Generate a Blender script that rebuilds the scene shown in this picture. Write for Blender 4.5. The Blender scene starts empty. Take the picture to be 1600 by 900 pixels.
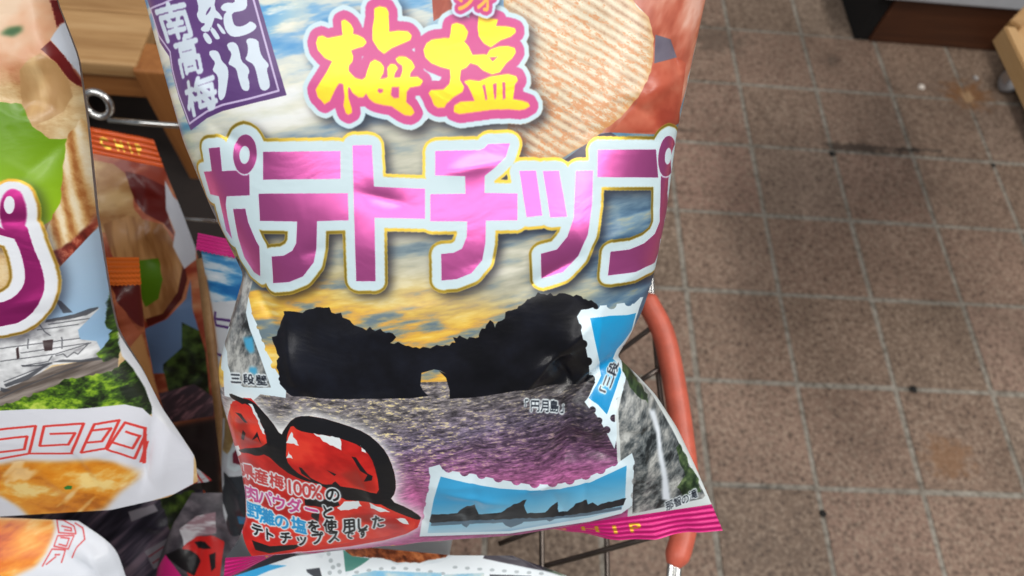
import bpy, bmesh, math, random
import numpy as np
from mathutils import Vector, Matrix

# ------------------------------------------------------------------ camera, world, lamps, exposure
scene = bpy.context.scene
C = scene.collection
R = math.radians
cam_data = bpy.data.cameras.new('camera'); cam = bpy.data.objects.new('camera', cam_data); C.objects.link(cam)
cam_data.sensor_width = 36; cam_data.lens = 24.0; cam_data.clip_start = .01; cam_data.clip_end = 60
cam.matrix_world = Matrix(((0.996723, -0.053375, -0.060774, 0.0), (0.017712, 0.877155, -0.47988, 0.0), (0.078922, 0.477231, 0.875227, 0.911305), (0.0, 0.0, 0.0, 1.0)))
cam_data.dof.use_dof = True; cam_data.dof.focus_distance = .275; cam_data.dof.aperture_fstop = 11
scene.camera = cam
world = bpy.data.worlds.new('World'); scene.world = world; world.use_nodes = True
bg = world.node_tree.nodes['Background']; bg.inputs[0].default_value = (.86, .91, 1, 1); bg.inputs[1].default_value = .20
def lamp(name, loc, target, sx, sy, power, col):
    d = bpy.data.lights.new(name, 'AREA'); d.shape = 'RECTANGLE'; d.size = sx; d.size_y = sy; d.energy = power; d.color = col
    o = bpy.data.objects.new(name, d); C.objects.link(o); o.location = loc
    o.rotation_euler = (Vector(target)-Vector(loc)).to_track_quat('-Z', 'Y').to_euler()
    return o
for k, (y, p) in enumerate(((.15, 21), (-.55, 27), (-1.4, 17))):       # rows of ceiling tubes
    lamp('ceiling_tube_row', (-.15, y, 2.45), (-.15, y+.02, 0), 4.2, .34, p, (1, .985, .96))
lamp('ceiling_tube_row_aisle', (1.5, .3, 2.55), (1.5, .32, 0), .24, 3.2, 32, (1, .95, .88))
scene.view_settings.view_transform = 'Standard'; scene.view_settings.look = 'None'
scene.view_settings.exposure = 0; scene.view_settings.gamma = 1; scene.view_settings.use_curve_mapping = False
scene.render.film_transparent = False

# ------------------------------------------------------------------ helpers
def tag(o, label=None, cat=None, group=None, kind=None):
    for k, v in (('label', label), ('category', cat), ('group', group), ('kind', kind)):
        if v: o[k] = v
    return o
def empty(name, loc=(0, 0, 0)):
    o = bpy.data.objects.new(name, None); C.objects.link(o); o.location = loc; o.empty_display_size = .02; return o
def link(name, me, mat, parent=None):
    o = bpy.data.objects.new(name, me); C.objects.link(o)
    if mat and not me.materials: me.materials.append(mat)
    if parent:
        o.parent = parent; o.matrix_parent_inverse = Matrix.Translation(-parent.location)
    return o
def smooth(me):
    me.polygons.foreach_set('use_smooth', [True]*len(me.polygons)); return me
def pyd(name, vs, fs, sm=True):
    me = bpy.data.meshes.new(name); me.from_pydata([tuple(map(float, v)) for v in vs], [], fs); me.update()
    if sm: smooth(me)
    return me
def grid(name, P, uv=None, flip=False):
    """quad sheet from an (nv, nu, 3) array"""
    nv, nu = P.shape[:2]
    idx = np.arange(nv*nu).reshape(nv, nu)
    q = np.stack([idx[:-1, :-1], idx[1:, :-1], idx[1:, 1:], idx[:-1, 1:]], -1).reshape(-1, 4)
    if flip: q = q[:, ::-1]
    me = bpy.data.meshes.new(name)
    me.vertices.add(nv*nu); me.vertices.foreach_set('co', P.reshape(-1).astype(np.float32))
    n = len(q); me.loops.add(n*4); me.loops.foreach_set('vertex_index', q.reshape(-1).astype(np.int32))
    me.polygons.add(n); me.polygons.foreach_set('loop_start', np.arange(0, n*4, 4, dtype=np.int32))
    me.update(calc_edges=True)
    if uv is not None:
        l = me.uv_layers.new(name='UVMap'); l.data.foreach_set('uv', uv.reshape(-1, 2)[q.reshape(-1)].reshape(-1).astype(np.float32))
    me.validate(); return smooth(me)
def tube(name, pts, rad, n=12, closed=False, caps=True):
    pts = [Vector(p) for p in pts]; m = len(pts)
    rads = rad if hasattr(rad, '__len__') else [rad]*m
    vs, fs = [], []
    up = None
    for i, p in enumerate(pts):
        a = pts[(i-1) % m] if closed or i else p; b = pts[(i+1) % m] if closed or i < m-1 else p
        d = (b-a).normalized()
        if up is None: up = d.orthogonal().normalized()
        up = (up-d*up.dot(d)).normalized(); w = d.cross(up)
        for k in range(n):
            t = 2*math.pi*k/n; vs.append(p+(up*math.cos(t)+w*math.sin(t))*rads[i])
    for i in range(m if closed else m-1):
        for k in range(n):
            a, b = i*n+k, i*n+(k+1) % n; c, d = ((i+1) % m)*n+(k+1) % n, ((i+1) % m)*n+k
            fs.append((a, b, c, d))
    if caps and not closed: fs += [tuple(range(n-1, -1, -1)), tuple(range((m-1)*n, m*n))]
    return pyd(name, vs, fs)
def spline(pts, k=8):
    """Catmull-Rom through 3D points"""
    P = [np.array(p, float) for p in pts]; P = [2*P[0]-P[1]]+P+[2*P[-1]-P[-2]]; out = []
    for i in range(1, len(P)-2):
        for j in range(k):
            t = j/k; a, b, c, d = P[i-1:i+3]
            out.append(.5*(2*b+(c-a)*t+(2*a-5*b+4*c-d)*t*t+(3*b-a-3*c+d)*t**3))
    return out+[P[-2]]
def box(name, lo, hi, bev=.002, rot=None, seg=2):
    """bevelled box between two corners"""
    bm = bmesh.new(); bmesh.ops.create_cube(bm, size=1)
    lo, hi = Vector(lo), Vector(hi); s = hi-lo
    for v in bm.verts: v.co = Vector((v.co.x*s.x, v.co.y*s.y, v.co.z*s.z))
    if bev: bmesh.ops.bevel(bm, geom=bm.edges[:], offset=bev, segments=seg, profile=.6, affect='EDGES')
    M = Matrix.Translation((lo+hi)/2)
    if rot is not None: M = M @ rot
    bm.transform(M); me = bpy.data.meshes.new(name); bm.to_mesh(me); bm.free(); return me

# ------------------------------------------------------------------ node materials
def newmat(name):
    m = bpy.data.materials.new(name); m.use_nodes = True; nt = m.node_tree
    return m, nt, nt.nodes['Principled BSDF']
def N(nt, t, **kw):
    n = nt.nodes.new(t)
    for k, v in kw.items(): setattr(n, k, v)
    return n
def ramp(nt, fac, stops):
    r = N(nt, 'ShaderNodeValToRGB'); e = r.color_ramp.elements
    while len(e) < len(stops): e.new(.5)
    for q, (p, c) in zip(e, stops): q.position = p; q.color = (*c, 1)
    nt.links.new(fac, r.inputs[0]); return r.outputs[0]
def mixc(nt, fac, a, b, mode='MIX'):
    m = N(nt, 'ShaderNodeMix', data_type='RGBA', blend_type=mode)
    for s, v in ((m.inputs[0], fac), (m.inputs[6], a), (m.inputs[7], b)):
        if isinstance(v, (int, float)): s.default_value = v
        elif isinstance(v, tuple): s.default_value = (*v, 1)
        else: nt.links.new(v, s)
    return m.outputs[2]
def noise(nt, vec, scale, detail=4, rough=.6, dist=0):
    n = N(nt, 'ShaderNodeTexNoise'); n.inputs['Scale'].default_value = scale; n.inputs['Detail'].default_value = detail
    n.inputs['Roughness'].default_value = rough; n.inputs['Distortion'].default_value = dist
    if vec is not None: nt.links.new(vec, n.inputs['Vector'])
    return n.outputs[0]
def mapping(nt, src, sc=(1, 1, 1), loc=(0, 0, 0), rot=(0, 0, 0)):
    m = N(nt, 'ShaderNodeMapping'); m.inputs['Scale'].default_value = sc; m.inputs['Location'].default_value = loc; m.inputs['Rotation'].default_value = rot
    nt.links.new(src, m.inputs['Vector']); return m.outputs[0]
def bump(nt, p, height, strength, dist):
    b = N(nt, 'ShaderNodeBump'); b.inputs['Strength'].default_value = strength; b.inputs['Distance'].default_value = dist
    nt.links.new(height, b.inputs['Height']); nt.links.new(b.outputs[0], p.inputs['Normal']); return b
def wood(name, c0, c1, c2, axis='X', rough=.55, scale=1.):
    m, nt, p = newmat(name); tc = N(nt, 'ShaderNodeTexCoord').outputs['Object']
    s = {'X': (2, 38, 38), 'Y': (38, 2, 38), 'Z': (38, 38, 2)}[axis]
    v = mapping(nt, tc, tuple(k*scale for k in s)); v2 = mapping(nt, tc, tuple(k*scale*5 for k in s))
    g = noise(nt, v, 1, 5, .6, .6); f = noise(nt, v2, 1, 3, .7)
    col = ramp(nt, g, [(.3, c0), (.5, c1), (.72, c2)])
    col = mixc(nt, .35, col, ramp(nt, f, [(.3, c0), (.7, c2)]))
    nt.links.new(col, p.inputs['Base Color']); p.inputs['Roughness'].default_value = rough
    bump(nt, p, f, .25, .002); return m
def metal(name, col, rough):
    m, nt, p = newmat(name); p.inputs['Metallic'].default_value = 1
    tc = N(nt, 'ShaderNodeTexCoord').outputs['Object']; n = noise(nt, tc, 60, 4)
    nt.links.new(ramp(nt, n, [(.3, tuple(k*.8 for k in col)), (.7, col)]), p.inputs['Base Color'])
    r = N(nt, 'ShaderNodeMapRange'); r.inputs[3].default_value = rough*.7; r.inputs[4].default_value = rough*1.5
    nt.links.new(n, r.inputs[0]); nt.links.new(r.outputs[0], p.inputs['Roughness']); return m
def plain(name, col, rough=.5, var=.15, scale=40, bumpy=0, coat=0):
    m, nt, p = newmat(name); tc = N(nt, 'ShaderNodeTexCoord').outputs['Object']; n = noise(nt, tc, scale, 5)
    nt.links.new(ramp(nt, n, [(.3, tuple(k*(1-var) for k in col)), (.7, tuple(min(1, k*(1+var)) for k in col))]), p.inputs['Base Color'])
    p.inputs['Roughness'].default_value = rough; p.inputs['Coat Weight'].default_value = coat; p.inputs['Coat Roughness'].default_value = .15
    if bumpy: bump(nt, p, n, bumpy, .002)
    return m
def film(name, img, gloss=.40):
    """printed polypropylene film: ink colour, with hot-stamped foil where the print's alpha says so"""
    m, nt, p = newmat(name); uv = N(nt, 'ShaderNodeUVMap'); t = N(nt, 'ShaderNodeTexImage', image=img, extension='EXTEND')
    nt.links.new(uv.outputs[0], t.inputs[0]); nt.links.new(t.outputs['Color'], p.inputs['Base Color']); nt.links.new(t.outputs['Alpha'], p.inputs['Metallic'])
    a = noise(nt, mapping(nt, uv.outputs[0], (5, 9, 1)), 1.6, 3, .55, .8); b = noise(nt, mapping(nt, uv.outputs[0], (16, 34, 1)), 1.5, 4, .6, 1.4)
    ad = N(nt, 'ShaderNodeMath', operation='MULTIPLY_ADD'); nt.links.new(b, ad.inputs[0]); ad.inputs[1].default_value = .07; nt.links.new(a, ad.inputs[2])
    bp = bump(nt, p, ad.outputs[0], .3, .010)
    st = N(nt, 'ShaderNodeMapRange'); st.inputs[3].default_value = .07; st.inputs[4].default_value = .045; nt.links.new(t.outputs['Alpha'], st.inputs[0]); nt.links.new(st.outputs[0], bp.inputs['Strength'])
    r = N(nt, 'ShaderNodeMapRange'); r.inputs[3].default_value = gloss; r.inputs[4].default_value = .29; nt.links.new(t.outputs['Alpha'], r.inputs[0])
    nt.links.new(r.outputs[0], p.inputs['Roughness']); p.inputs['Specular IOR Level'].default_value = .30
    p.inputs['Coat Weight'].default_value = .22; p.inputs['Coat Roughness'].default_value = .16
    return m

# ------------------------------------------------------------------ print workshop: rasterises the ink of a bag in the bag's own millimetres
def edges_of(poly):
    p = np.asarray(poly, float); return np.concatenate([p, np.roll(p, -1, 0)], 1)
_gl = {}
def glyph(ch):
    """outline of one character of the built-in font, one em = 1, centred, y down"""
    if ch not in _gl:
        cu = bpy.data.curves.new('g', 'FONT'); cu.body = ch; cu.size = 1; cu.resolution_u = 3
        o = bpy.data.objects.new('g', cu); C.objects.link(o); bpy.context.view_layer.update()
        me = bpy.data.meshes.new_from_object(o.evaluated_get(bpy.context.evaluated_depsgraph_get()))
        bm = bmesh.new(); bm.from_mesh(me)
        E = np.array([[e.verts[0].co.x, e.verts[0].co.y, e.verts[1].co.x, e.verts[1].co.y] for e in bm.edges if len(e.link_faces) == 1] or [[0, 0, 0, 0]])
        bm.free(); bpy.data.objects.remove(o); bpy.data.meshes.remove(me); bpy.data.curves.remove(cu)
        wd = .5*(E[:, ::2].min()+E[:, ::2].max()) if ch in '0123456789%ABCDEFGHIJKLMNOPQRSTUVWXYZ' else .5*(E[:, ::2].min()+E[:, ::2].max())
        E = E-[wd, .36, wd, .36]; E[:, [1, 3]] *= -1; _gl[ch] = E
    return _gl[ch]
class Print:
    def __init__(s, s0, t0, s1, t1, ppm, data, texts, base=(1, 1, 1)):
        s.s0, s.t0, s.s1, s.t1, s.ppm = s0, t0, s1, t1, ppm
        s.w, s.h = int((s1-s0)*ppm), int((t1-t0)*ppm)
        s.rgb = np.ones((s.h, s.w, 3), np.float32)*np.array(base, np.float32); s.foil = np.zeros((s.h, s.w), np.float32)
        s.data, s.texts = data, texts
        s.S = (s0+(np.arange(s.w)+.5)/ppm)[None, :].astype(np.float32); s.T = (t0+(np.arange(s.h)+.5)/ppm)[:, None].astype(np.float32)
    def fill(s, E, out=None):
        """even-odd fill of an edge list with 2x2 supersampling"""
        E = np.asarray(E, float).reshape(-1, 4); k = 2
        q = (E-[s.s0, s.t0, s.s0, s.t0])*s.ppm*k
        q = q[np.abs(q[:, 1]-q[:, 3]) > 1e-9]
        if out is None: out = np.zeros((s.h, s.w), np.float32)
        if not len(q): return out
        y0 = max(0, int(np.floor(min(q[:, 1].min(), q[:, 3].min())/k))); y1 = min(s.h, int(np.ceil(max(q[:, 1].max(), q[:, 3].max())/k))+1)
        x0 = max(0, int(np.floor(min(q[:, 0].min(), q[:, 2].min())/k))); x1 = min(s.w, int(np.ceil(max(q[:, 0].max(), q[:, 2].max())/k))+1)
        if y1 <= y0 or x1 <= x0: return out
        W, H = (x1-x0)*k, (y1-y0)*k
        q = q-[x0*k, y0*k, x0*k, y0*k]
        sw = q[:, 1] > q[:, 3]; q[sw] = q[sw][:, [2, 3, 0, 1]]
        a = np.clip(np.ceil(q[:, 1]-.5), 0, H).astype(int); b = np.clip(np.ceil(q[:, 3]-.5), 0, H).astype(int)
        n = np.maximum(b-a, 0)
        if n.sum() == 0: return out
        i = np.repeat(np.arange(len(q)), n); row = np.arange(n.sum())-np.repeat(np.cumsum(n)-n, n)+a[i]
        x = q[i, 0]+(row+.5-q[i, 1])/(q[i, 3]-q[i, 1])*(q[i, 2]-q[i, 0])
        g = np.zeros((H, W+1), np.int16); np.add.at(g, (row, np.clip(np.ceil(x-.5), 0, W).astype(int)), 1)
        m = (np.cumsum(g, 1)[:, :W] & 1).astype(np.float32)
        v = out[y0:y1, x0:x1]; np.maximum(v, m.reshape(y1-y0, k, x1-x0, k).mean((1, 3)), out=v); return out
    def m(s, name, union=True):
        out = np.zeros((s.h, s.w), np.float32)
        if not union: return s.fill(np.concatenate([edges_of(p) for p in s.data[name]]))
        for p in s.data[name]: s.fill(edges_of(p), out)
        return out
    def lines(s, name, width):
        out = np.zeros((s.h, s.w), np.float32)
        for p in s.data[name]:
            p = np.array(p, float)
            for a, b in zip(p[:-1], p[1:]):
                d = b-a; n = np.array([-d[1], d[0]])/(np.hypot(*d)+1e-9)*width/2; d = d/(np.hypot(*d)+1e-9)*width*.3
                s.fill(edges_of([a-d+n, b+d+n, b+d-n, a-d-n]), out)
        return out
    def tx(s, key):
        out = np.zeros((s.h, s.w), np.float32)
        for k, ch, o, xv, yv in s.texts:
            if k != key: continue
            E = glyph(ch); f = lambda x, y: (o[0]+x*xv[0]+y*yv[0], o[1]+x*xv[1]+y*yv[1])
            s.fill(np.stack([*f(E[:, 0], E[:, 1]), *f(E[:, 2], E[:, 3])], 1), out)
        return out
    def dil(s, m, r):
        r = r*s.ppm; k = int(math.ceil(r)); out = m.copy(); ys, xs = np.nonzero(m.max(1))[0], np.nonzero(m.max(0))[0]
        if not len(ys): return out
        y0, y1, x0, x1 = max(0, ys[0]-k-1), min(s.h, ys[-1]+k+2), max(0, xs[0]-k-1), min(s.w, xs[-1]+k+2)
        M = np.pad(m[y0:y1, x0:x1], k); acc = np.zeros((y1-y0, x1-x0), np.float32); h, w = acc.shape
        B = (M > .5).astype(np.int32); cs = np.cumsum(np.pad(B, ((0, 0), (1, 0))), 1)
        for dy in range(-k, k+1):
            c = math.sqrt(max(0, r*r-dy*dy)); c = int(c)
            lo = cs[k+dy:k+dy+h, k-c:k-c+w]; hi = cs[k+dy:k+dy+h, k+c+1:k+c+1+w]
            acc = np.maximum(acc, (hi > lo).astype(np.float32))
        out[y0:y1, x0:x1] = np.maximum(out[y0:y1, x0:x1], acc); return s.blur(out, .8/s.ppm, 1)
    def blur(s, m, r, it=3):
        k = max(1, int(round(r*s.ppm)))
        for _ in range(it):
            for ax in (0, 1):
                p = np.pad(m, [(k+1, k) if a == ax else (0, 0) for a in range(2)], mode='edge'); c = np.cumsum(p, ax, dtype=np.float64); n = m.shape[ax]
                m = ((c[2*k+1:2*k+1+n] - c[:n]) if ax == 0 else (c[:, 2*k+1:2*k+1+n]-c[:, :n])).astype(np.float32)/(2*k+1)
        return m
    def shift(s, m, ds, dt):
        return np.roll(np.roll(m, int(dt*s.ppm), 0), int(ds*s.ppm), 1)
    def noise(s, cs, ct, octv=4, seed=0, rot=0., rough=.55):
        rng = np.random.default_rng(seed); out = np.zeros((s.h, s.w), np.float32); amp = 1; tot = 0
        X = s.S*math.cos(rot)+s.T*math.sin(rot); Y = -s.S*math.sin(rot)+s.T*math.cos(rot)
        X = np.broadcast_to(X, out.shape); Y = np.broadcast_to(Y, out.shape)
        for o in range(octv):
            g = rng.random((64, 64)).astype(np.float32)
            x = X/cs*2**o+rng.random()*50; y = Y/ct*2**o+rng.random()*50
            xi = np.floor(x).astype(np.int32); yi = np.floor(y).astype(np.int32); fx = x-xi; fy = y-yi; fx = fx*fx*(3-2*fx); fy = fy*fy*(3-2*fy)
            a, b = g[yi & 63, xi & 63], g[yi & 63, (xi+1) & 63]; c, d = g[(yi+1) & 63, xi & 63], g[(yi+1) & 63, (xi+1) & 63]
            out += amp*((a*(1-fx)+b*fx)*(1-fy)+(c*(1-fx)+d*fx)*fy); tot += amp; amp *= rough
        return np.clip((out/tot-.5)*1.6+.5, 0, 1)
    def ink(s, m, col, foil=0):
        """lay ink of colour col (0-255 or an array) through mask m"""
        col = np.asarray(col, np.float32)/255 if not (isinstance(col, np.ndarray) and col.ndim == 3) else col
        s.rgb += (col-s.rgb)*m[..., None]; s.foil += (foil-s.foil)*m
    def lerp(s, f, stops):
        """colour ramp over a field"""
        xs = [p for p, _ in stops]; cs = np.array([c for _, c in stops], np.float32)/255
        return np.stack([np.interp(f, xs, cs[:, k]) for k in range(3)], -1).astype(np.float32)
    def image(s, name):
        im = bpy.data.images.new(name, s.w, s.h, alpha=True); im.alpha_mode = 'CHANNEL_PACKED'
        px = np.concatenate([np.clip(s.rgb, 0, 1), np.clip(s.foil, 0, 1)[..., None]], -1)[::-1]
        im.pixels.foreach_set(np.ascontiguousarray(px, np.float32).reshape(-1)); im.update(); im.pack(); return im
    def uv(s, S, T):
        return np.stack([(S-s.s0)/(s.s1-s.s0), 1-(T-s.t0)/(s.t1-s.t0)], -1)
def sstep(x, a, b):
    t = np.clip((x-a)/(b-a), 0, 1); return t*t*(3-2*t)

# ------------------------------------------------------------------ floor: quarry tiles in grey grout
TILE = .15; GX, GY = 0.4852, 0.214
def floor_paint(name, tile):
    m, nt, p = newmat(name); pos = N(nt, 'ShaderNodeNewGeometry').outputs['Position']
    fine = noise(nt, pos, 185, 2, .6); mid = noise(nt, pos, 105, 3, .6); big = noise(nt, pos, 5, 3, .5)
    if tile:
        rnd = N(nt, 'ShaderNodeObjectInfo').outputs['Random']
        col = ramp(nt, rnd, [(0, (.180, .132, .096)), (.3, (.272, .182, .138)), (.55, (.222, .152, .112)), (.8, (.295, .186, .146)), (1, (.240, .182, .140))])
        col = mixc(nt, ramp(nt, mid, [(.38, (.6, .6, .6)), (.48, (0, 0, 0))]), col, (.135, .092, .066))
        col = mixc(nt, ramp(nt, fine, [(.53, (0, 0, 0)), (.64, (.7, .7, .7))]), col, (.36, .28, .215))
        col = mixc(nt, ramp(nt, fine, [(.33, (.85, .85, .85)), (.44, (0, 0, 0))]), col, (.070, .046, .034))
    else:
        col = ramp(nt, mid, [(.32, (.12, .105, .085)), (.5, (.27, .25, .215)), (.7, (.37, .35, .31))])
    col = mixc(nt, .6, col, ramp(nt, big, [(.3, (.50, .45, .40)), (.7, (1.25, 1.2, 1.15))]), 'MULTIPLY')
    grime = noise(nt, pos, 14, 5, .7, 1.5); col = mixc(nt, ramp(nt, grime, [(.56, (0, 0, 0)), (.72, (.5, .5, .5))]), col, (.085, .055, .036))
    for (x, y, rx, ry, c, st) in [
 (0.941, 0.977, 0.12, 0.1, (0.19, 0.08, 0.024), 0.8),
 (0.94, 0.974, 0.03, 0.05, (0.4, 0.26, 0.14), 0.8),
 (0.683, 0.264, 0.09, 0.08, (0.22, 0.1, 0.035), 0.55),
 (0.697, 0.826, 0.24, 0.03, (0.035, 0.024, 0.018), 0.8),
 (0.458, 1.084, 0.16, 0.12, (0.06, 0.045, 0.033), 0.55),
 (1.019, 1.145, 0.2, 0.05, (0.06, 0.048, 0.04), 0.5),
 (0.362, 0.838, 0.1, 0.012, (0.03, 0.025, 0.02), 0.6),
 (0.684, 1.046, 0.05, 0.04, (0.06, 0.045, 0.035), 0.5),
 (0.807, 0.831, 0.13, 0.01, (0.02, 0.015, 0.012), 0.75),
 (0.398, 0.212, 0.1, 0.008, (0.05, 0.045, 0.04), 0.6)]:            # rust and scuff marks
        sub = N(nt, 'ShaderNodeVectorMath', operation='SUBTRACT'); nt.links.new(pos, sub.inputs[0]); sub.inputs[1].default_value = (x, y, 0)
        mp = mapping(nt, sub.outputs[0], (1/rx, 1/ry, 0)); ln = N(nt, 'ShaderNodeVectorMath', operation='LENGTH'); nt.links.new(mp, ln.inputs[0])
        a = N(nt, 'ShaderNodeMath', operation='MULTIPLY_ADD'); nt.links.new(noise(nt, pos, 60, 4), a.inputs[0]); a.inputs[1].default_value = 1.1; nt.links.new(ln.outputs['Value'], a.inputs[2])
        col = mixc(nt, ramp(nt, a.outputs[0], [(.75, (st, st, st)), (1.35, (0, 0, 0))]), col, c)
    nt.links.new(col, p.inputs['Base Color'])
    r = N(nt, 'ShaderNodeMapRange'); r.inputs[3].default_value = .42; r.inputs[4].default_value = .75; nt.links.new(mid, r.inputs[0]); nt.links.new(r.outputs[0], p.inputs['Roughness'])
    p.inputs['Specular IOR Level'].default_value = .35
    bump(nt, p, fine, .35, .002); return m
fl = link('floor', pyd('floor', [(-3, -3, 0), (4, -3, 0), (4, 5, 0), (-3, 5, 0)], [(0, 1, 2, 3)]), floor_paint('grout', False)); tag(fl, kind='structure')
tile_me = box('tile', (-.0712, -.0712, -.004), (.0712, .0712, .0016), .0012)
tile_mat = floor_paint('quarry_tile', True); rt = random.Random(4)
for i in range(-8, 8):
    for j in range(-2, 13):
        o = link('tile', tile_me, tile_mat, fl); o.location = (GX+(i+.5)*TILE+rt.uniform(-.0008, .0008), GY+(j+.5)*TILE+rt.uniform(-.0008, .0008), rt.uniform(-.0003, .0003)); o.rotation_euler.z = rt.uniform(-.006, .006)
        o.matrix_parent_inverse = Matrix()
def lump(name, loc, r, flat, mat, label, cat, seed):
    bm = bmesh.new(); bmesh.ops.create_icosphere(bm, subdivisions=2, radius=r); q = random.Random(seed)
    for v in bm.verts: v.co *= q.uniform(.75, 1.15); v.co.z *= flat
    me = bpy.data.meshes.new(name); bm.to_mesh(me); bm.free(); smooth(me)
    o = link(name, me, mat); o.location = loc; tag(o, label, cat); return o
dirt = plain('dirt', (.012, .011, .010), .9, .3)
for k, (p, r_, lb) in enumerate([
 ((0.632, 0.8073, 0.002), 0.006, 'dark dirt speck at the grout crossing near the dark floor scuff'),
 ((0.934, 0.8058, 0.002), 0.005, 'dark dirt speck at a grout crossing near the right edge'),
 ((0.6615, 0.3643, 0.002), 0.0065, 'largest dark dirt speck, beside the grout line at mid right'),
 ((0.4855, 0.1803, 0.002), 0.005, 'dark dirt speck at the lowest grout line')]): lump('dirt_speck', p, r_, .35, dirt, lb, 'dirt', k)
lump('crumb', (0.8495, 0.9892, 0.003), .0075, .5, plain('crumb', (.78, .70, .62), .7), 'small pale crumb lying on the brown floor tiles', 'crumb', 9)
lump('crumb', (0.9718, 1.0267, 0.003), .006, .4, plain('crumb_grey', (.42, .40, .38), .8), 'small grey crumb on the floor beside the castor', 'crumb', 10)

# ------------------------------------------------------------------ furniture at the top right
cab = empty('cabinet', (0.7567, 1.1057, 0.0)); tag(cab, 'dark brown cabinet base with white top standing on the tiles', 'cabinet')
dark_wood = wood('walnut', (.048, .015, .006), (.080, .026, .010), (.115, .040, .016), 'X', .45)
x0, y0, _ = (0.7718, 1.1073, 0.0)
link('plinth', box('plinth', (x0, y0, .002), (x0+.62, y0+.40, 0.108), .003), dark_wood, cab)
link('shade_side_panel', box('shade_side_panel', (x0-.030, y0+.004, .002), (x0-.0005, y0+.38, 0.106), .003), plain('side_shade', (.003, .0025, .0025), .9), cab)  # near-black colour puts the shade of the cabinet's left side into the panel
link('top_board', box('top_board', (x0-.030, y0-.012, 0.109), (x0+.66, y0+.44, 0.139), .003), plain('white_laminate', (.52, .54, .57), .4, .05), cab)
pine = wood('pine', (.36, .20, .075), (.50, .30, .125), (.60, .39, .19), 'Y', .5)
tray = empty('wooden_tray', (1.0463, 0.9874, 0.0)); tag(tray, 'pale pine tray on an added dark wheeled base standing in for shadow at the right edge', 'tray')
TZ = .42
def rail_between(name, a, b, w, h, mat, parent):
    """board from a to b (its outer top edge), w wide to the right of the run, h deep"""
    a, b = Vector(a), Vector(b); d = (b-a).normalized(); n = Vector((d.y, -d.x, 0)); vs = []
    for p in (a, b):
        for q in (p, p+n*w, p+n*w-Vector((0, 0, h)), p-Vector((0, 0, h))): vs.append(q)
    bm = bmesh.new(); v = [bm.verts.new(x) for x in vs]
    for f in ((0, 1, 2, 3), (7, 6, 5, 4), (0, 4, 5, 1), (1, 5, 6, 2), (2, 6, 7, 3), (3, 7, 4, 0)): bm.faces.new([v[k] for k in f])
    bmesh.ops.recalc_face_normals(bm, faces=bm.faces[:]); bmesh.ops.bevel(bm, geom=bm.edges[:], offset=.0015, segments=2, affect='EDGES')
    me = bpy.data.meshes.new(name); bm.to_mesh(me); bm.free(); return link(name, me, mat, parent)
ta, tb, tc = Vector((0.5878, 0.6421, 0.42)), Vector((0.5888, 0.5513, 0.42)), Vector((0.6435, 0.6983, 0.42))
d1, d2 = (tb-ta).normalized(), (tc-ta).normalized()
rail_between('side_board', ta+d1*.36, ta, .014, .022, pine, tray)
rail_between('end_board', ta+d1*.0003+d2*.0145, ta+d2*.45, .014, .022, wood('pine_end', (.30, .16, .055), (.42, .235, .09), (.50, .31, .14), 'X', .5), tray)
bt = [ta+d1*.014+d2*.016-Vector((0, 0, .016)), ta+d1*.36+d2*.016-Vector((0, 0, .016)), ta+d1*.36+d2*.45-Vector((0, 0, .016)), ta+d1*.014+d2*.45-Vector((0, 0, .016))]
link('bottom_board', pyd('bottom_board', [*bt, *[q-Vector((0, 0, .005)) for q in bt]], [(3, 2, 1, 0), (4, 5, 6, 7), (0, 1, 5, 4), (1, 2, 6, 5), (2, 3, 7, 6), (3, 0, 4, 7)], False), pine, tray)
shadow_base = plain('shadow_base', (.012, .009, .008), .6)
b0, b1 = Vector((1.0299, 1.0871, -0.0)), Vector((1.0207, 0.8798, -0.0))
link('base', box('base', (b0.x, b1.y-.25, .045), (b0.x+.40, b0.y, .085), .003), shadow_base, tray)  # added dark box, stands in for the shadow under the tray
link('post', box('post', (b0.x+.20, b0.y-.20, .0855), (b0.x+.26, b0.y-.14, TZ-.0295), .003), shadow_base, tray)
cast = empty('castor', (1.0392, 1.0122, 0.0)); tag(cast, 'small grey castor wheel in the shadow under the pine tray', 'castor')
wx, wy, wz = (1.018, 1.002, 0.02)
link('wheel', tube('wheel', [(wx-.010, wy, .022), (wx-.007, wy, .022), (wx+.007, wy, .022), (wx+.010, wy, .022)], [.016, .020, .020, .016], 24), plain('grey_rubber', (.42, .43, .45), .4), cast)
zinc = metal('zinc', (.6, .6, .62), .3)
link('fork', box('fork', (wx-.014, wy-.010, .022), (wx-.0105, wy+.010, .052), .001), zinc, cast)
link('fork', box('fork', (wx+.0105, wy-.010, .022), (wx+.014, wy+.010, .052), .001), zinc, cast)
link('mount_plate', box('mount_plate', (wx-.018, wy-.018, .0525), (wx+.018, wy+.018, .056), .001), zinc, cast)

# ------------------------------------------------------------------ wooden display stand behind the left bags
stand = empty('display_stand', (-0.5789, 0.5949, 0.0)); tag(stand, 'wooden display stand with pale top board behind the left bags', 'stand')
top_z = 0.3159; sx, sy = -0.3924, 0.5892
honey = wood('honey_pine', (.30, .145, .045), (.50, .28, .11), (.66, .42, .20), 'X', .55, .8)
amber = wood('amber_pine', (.24, .082, .020), (.36, .135, .034), (.46, .19, .055), 'X', .5)
amber_z = wood('amber_post', (.24, .082, .020), (.36, .135, .034), (.46, .19, .055), 'Z', .5)
for k in range(4):
    link('top_plank', box('top_plank', (sx-.62, sy+k*.0855, top_z-.020), (sx+rt.uniform(-.003, .003), sy+k*.0855+.084, top_z+rt.uniform(-.0006, .0006)), .003), honey, stand)
link('front_rail', box('front_rail', (sx-.60, sy+.006, top_z-.058), (sx-.012, sy+.026, top_z-.0205), .002), amber, stand)
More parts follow.
